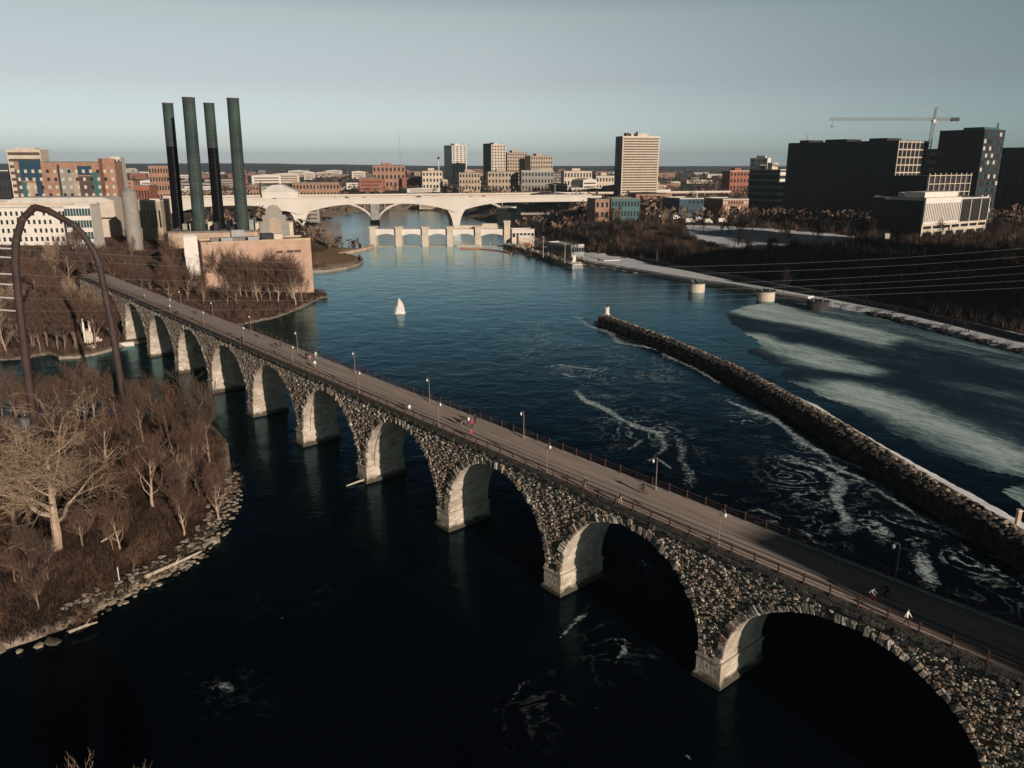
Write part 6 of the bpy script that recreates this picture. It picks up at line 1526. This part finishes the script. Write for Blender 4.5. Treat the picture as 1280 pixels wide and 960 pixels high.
scatter(19, (860, 262, 1240, 296), 0, (.5, .85), 'dark tree at the foot of the dark right bank buildings', 'trees below the dark buildings', DRK + [('bark', 'twig')], 9)

def undergrowth(name, label, n, region, h, mats, seed, blades=9, wide=1.1, zmin=.8):
    rg = random.Random(seed); V = []; Fc = []; Ms = []; k = 0
    pts = [(rg.uniform(region[0], region[2]), rg.uniform(region[1], region[3])) for _ in range(n)]
    z = np.full(n, 8.0); XY = np.zeros((n, 2))
    for _ in range(10):
        for i, p in enumerate(pts): XY[i] = at(p[0], p[1], z[i])
        z = .5 * z + .5 * ground_z(XY[:, 0], XY[:, 1])
    ok = (sdf(XY, RIVER) > .8) | (sdf(XY, ISLAND) < -.8); ok &= (sdf(XY, LOWER) > 1) & (z > zmin - .3) if zmin else True
    for sg in SNOW: ok &= (sdf(XY, sg) > 1) | (np.array([rg.random() for _ in range(n)]) < .012)
    for i in range(n):
        if not ok[i]: continue
        X, Y = XY[i]
        if any(in_block(X, Y, b) for b in BLOCKS): continue
        u, v = b_local(X, Y)
        if -1 < v < BWID + 1 and u > XL: continue
        mi = rg.randrange(len(mats)); hh = h * rg.uniform(.4, 1.2)
        for q in range(blades):
            a = rg.random() * 6.283; l = wide * rg.uniform(.1, 1); bx, by = X + rg.uniform(-.5, .5) * wide, Y + rg.uniform(-.5, .5) * wide
            tx, ty, tz = bx + math.cos(a) * l, by + math.sin(a) * l, z[i] + hh * rg.uniform(.5, 1); w_ = .03 + .05 * hh / 2 * rg.random() + Y * .00012
            n0 = len(V); V += [(bx - w_ * math.sin(a), by + w_ * math.cos(a), z[i] - .2), (bx + w_ * math.sin(a), by - w_ * math.cos(a), z[i] - .2), (tx, ty, tz)]
            Fc.append((n0, n0 + 1, n0 + 2)); Ms.append(mi)
    me = bpy.data.meshes.new(name); me.from_pydata(V, [], Fc)
    for m_ in mats: me.materials.append(M[m_])
    me.polygons.foreach_set('material_index', Ms); tag(place(me, name), label, None, None, 'stuff')
undergrowth('undergrowth', 'reddish brown brush covering the left river island', 5200, (0, 525, 300, 820), 1.0, ['twig_red', 'twig_dark', 'twig_dark', 'twig_dark'], 21, 7, 1.5)
undergrowth('undergrowth', 'brown brush covering the left bank slopes', 7000, (0, 275, 300, 450), 2.6, ['twig_red', 'twig', 'twig_dark', 'twig'], 22, 9, 1.8)
undergrowth('undergrowth', 'russet brush in front of the power plant', 4200, (180, 330, 412, 408), 2.4, ['twig_red', 'twig', 'twig_red', 'twig_dark'], 23, 9, 1.8)
undergrowth('undergrowth', 'dark woods and brush covering the shaded right bluff', 15000, (600, 276, 1280, 430), 5.5, ['twig_dark', 'twig_dark', 'twig'], 24, 9, 2.4)  # dark twig colours carry part of the bluff's shade

# ------------------------------------------------------------------ far woods and far town
def far_woods():
    rg = random.Random(33); V = []; Fc = []; Ms = []
    n = 13000; R_ = np.random.RandomState(5)
    Y = 600 * (5200 / 600) ** R_.rand(n); X = (R_.rand(n) * 2 - 1) * Y * .8
    clump = fbm(X, Y, 160, 3) + fbm(X, Y, 60, 11) * .6
    XY = np.stack([X, Y], 1); z = ground_z(X, Y)
    ok = (sdf(XY, RIVER) > 6) & (sdf(XY, LOWER) > 3) & ((clump > -.1) | (Y < 1300)) & ~((Y < 640) & (X > -60) & (X < 250))
    ok &= ~((Y < 1000) & (X < -250) & (clump < .3))
    for i in range(n):
        if not ok[i] or any(in_block(X[i], Y[i], b) for b in BLOCKS): continue
        if -40 < 0: pass
        h = rg.uniform(7, 12) ; r = h * rg.uniform(.35, .6) * (1 + Y[i] / 3000); mi = rg.choice([0, 0, 1, 2, 3]) if rg.random() > .03 else 4
        for q in range(12 if Y[i] < 1500 else 8):
            a = rg.random() * 6.283; rr = r * math.sqrt(rg.random()); cx_, cy_ = X[i] + math.cos(a) * rr * .7, Y[i] + math.sin(a) * rr * .7; cz = z[i] + h * rg.uniform(.25, .9)
            s_ = r * rg.uniform(.18, .5); n0 = len(V)
            for w_ in range(3): V.append((cx_ + rg.uniform(-1, 1) * s_, cy_ + rg.uniform(-1, 1) * s_, cz + rg.uniform(-1, 1) * s_ * 1.3))
            Fc.append((n0, n0 + 1, n0 + 2)); Ms.append(mi)
    me = bpy.data.meshes.new('far_woods'); me.from_pydata(V, [], Fc)
    for m_ in ('twig', 'twig_dark', 'twig_red', 'bark', 'evergreen'): me.materials.append(M[m_])
    me.polygons.foreach_set('material_index', Ms); tag(place(me, 'far_woods'), 'brown winter woods reaching to the horizon behind the bridges', None, None, 'stuff')
far_woods()
def far_town():
    rg = random.Random(44); HP = []
    for wl, rf in (('cream', 'white_roof'), ('tan', 'grayroof'), ('brick_red', 'grayroof'), ('white', 'darkroof'), ('graystone', 'darkroof'), ('concrete', 'white_roof'), ('brick_orange', 'darkroof')):
        w = MB(); w.box(-1, -1, -1, 1, 1, 1); r_ = MB(); r_.extr([(-1.06, 1.001), (0, 1.25), (1.06, 1.001)], -1.04, 1.04); wi = MB()
        for f in range(3): wi.box(-.85, -1.02, -.55 + f * .5, .85, -.9, -.35 + f * .5)
        HP.append((w.mesh('wall', M[wl]), r_.mesh('roof', M[rf]), wi.mesh('window_band', M['brick_dark'])))
    k = 0; tries = 0
    while k < 230 and tries < 6000:
        tries += 1
        Y = 900 * (4300 / 900) ** rg.random(); px = rg.uniform(-20, 1300); X = ray(px, 215, Y)[0]
        if px > 820 and rg.random() < .75: continue
        if px < 330 and Y < 1100: continue
        P = np.array([[X, Y]])
        if sdf(P, LOWER)[0] < 12 or any(in_block(X, Y, b) for b in BLOCKS): continue
        z = gz(X, Y); w_, d_, h_ = rg.uniform(9, 30) * (1 + Y / 6000), rg.uniform(8, 16), rg.choice([4, 5, 6, 8, 11, 14]) * .8
        side = 'left of the highway bridge pier' if px < 400 else ('above the highway bridge' if px < 760 else 'right of the banded tower')
        t = thing('distant_building', 'low distant building in the hazy town ' + side, 'building', (X, Y, z + h_ * .9), R(rg.choice([12, 33, 5])), 'distant town ' + side)
        t.scale = (w_, d_, h_)
        for me in rg.choice(HP): place(me, me.name.split('.')[0], t)
        BLOCKS.append((X, Y, 0, 1, 1)); k += 1
far_town()
X, Y, Z = ray(499, 166, 3200)
t = thing('radio_mast', 'very thin tall radio mast on the horizon left of the glass tower', 'mast', (X, Y, 15)); b = MB(); b.tube([(0, 0, 0), (0, 0, Z - 15)], [.8, .4], 4); b.build('shaft', M['steel'], t)
X, Y, Z = ray(548, 197, 2400); t = thing('water_tower', 'small round topped water tower left of the glass tower', 'water tower', (X, Y, 15)); b = MB(); b.tube([(0, 0, 0), (0, 0, Z - 20)], 1.5, 8); b.build('stem', M['white'], t); b = MB(); b.tube([(0, 0, Z - 20), (0, 0, Z - 18), (0, 0, Z - 14), (0, 0, Z - 12)], [1.2, 3.6, 3.6, 1], 12); b.build('tank', M['darkwall'], t)
# parked white trucks and snowy yard on the right bank
tr0 = None
for i, (px, py) in enumerate([(812, 271), (826, 272), (862, 279), (872, 277), (884, 280), (903, 279), (845, 275), (1108, 300)]):
    X, Y, z = ground_hit(px, py)
    lab = 'white parked box truck, %s from the left above the right bank bluff' % ORD[[0, 1, 3, 4, 5, 6, 2, 7][i]]
    if tr0 is None:
        tr0 = thing('parked_truck', lab, 'truck', (X, Y, z), .3, 'white trucks above the bluff')
        b = MB(); b.box(-4, -1.2, 1.0, 2, 1.2, 3.8); b.build('box_body', M['white'], tr0); b = MB(); b.extr([(2.05, .6), (2.05, 2.8), (3.3, 2.7), (4.0, 1.6), (4.0, .6)], -1.1, 1.1); b.build('cab', M['white'], tr0)
        for x in (-2.5, 2.9): b = MB(); b.tube([(x, -1.15, .5), (x, 1.15, .5)], .5, 10); b.build('wheel', M['c_black'], tr0)
    else: copy_thing(tr0, (X, Y, z), rnd.choice([.3, 1.2, .5]), lab, 'white trucks above the bluff')

for p_ in MID + NEAR + [HERO]:
    if not USED.get(p_.name):
        for c in list(p_.children): bpy.data.objects.remove(c)
        bpy.data.objects.remove(p_)
# ------------------------------------------------------------------ haze
HAZE = 0.00009
if HAZE:
    mb = MB(); mb.box(-7600, -420, -14, 7600, 9700, 190)
    hz = mb.mesh('haze', []); m = bpy.data.materials.new('haze_air'); m.use_nodes = True; nt = m.node_tree
    for n in list(nt.nodes):
        if n.type != 'OUTPUT_MATERIAL': nt.nodes.remove(n)
    v = nt.nodes.new('ShaderNodeVolumePrincipled'); v.inputs['Density'].default_value = HAZE; v.inputs['Color'].default_value = (.72, .88, 1, 1); v.inputs['Anisotropy'].default_value = .45
    nt.links.new(v.outputs[0], nt.nodes['Material Output'].inputs['Volume']); hz.materials.append(m)
    tag(place(hz, 'haze'), 'thin pale winter haze over the far town', None, None, 'stuff')
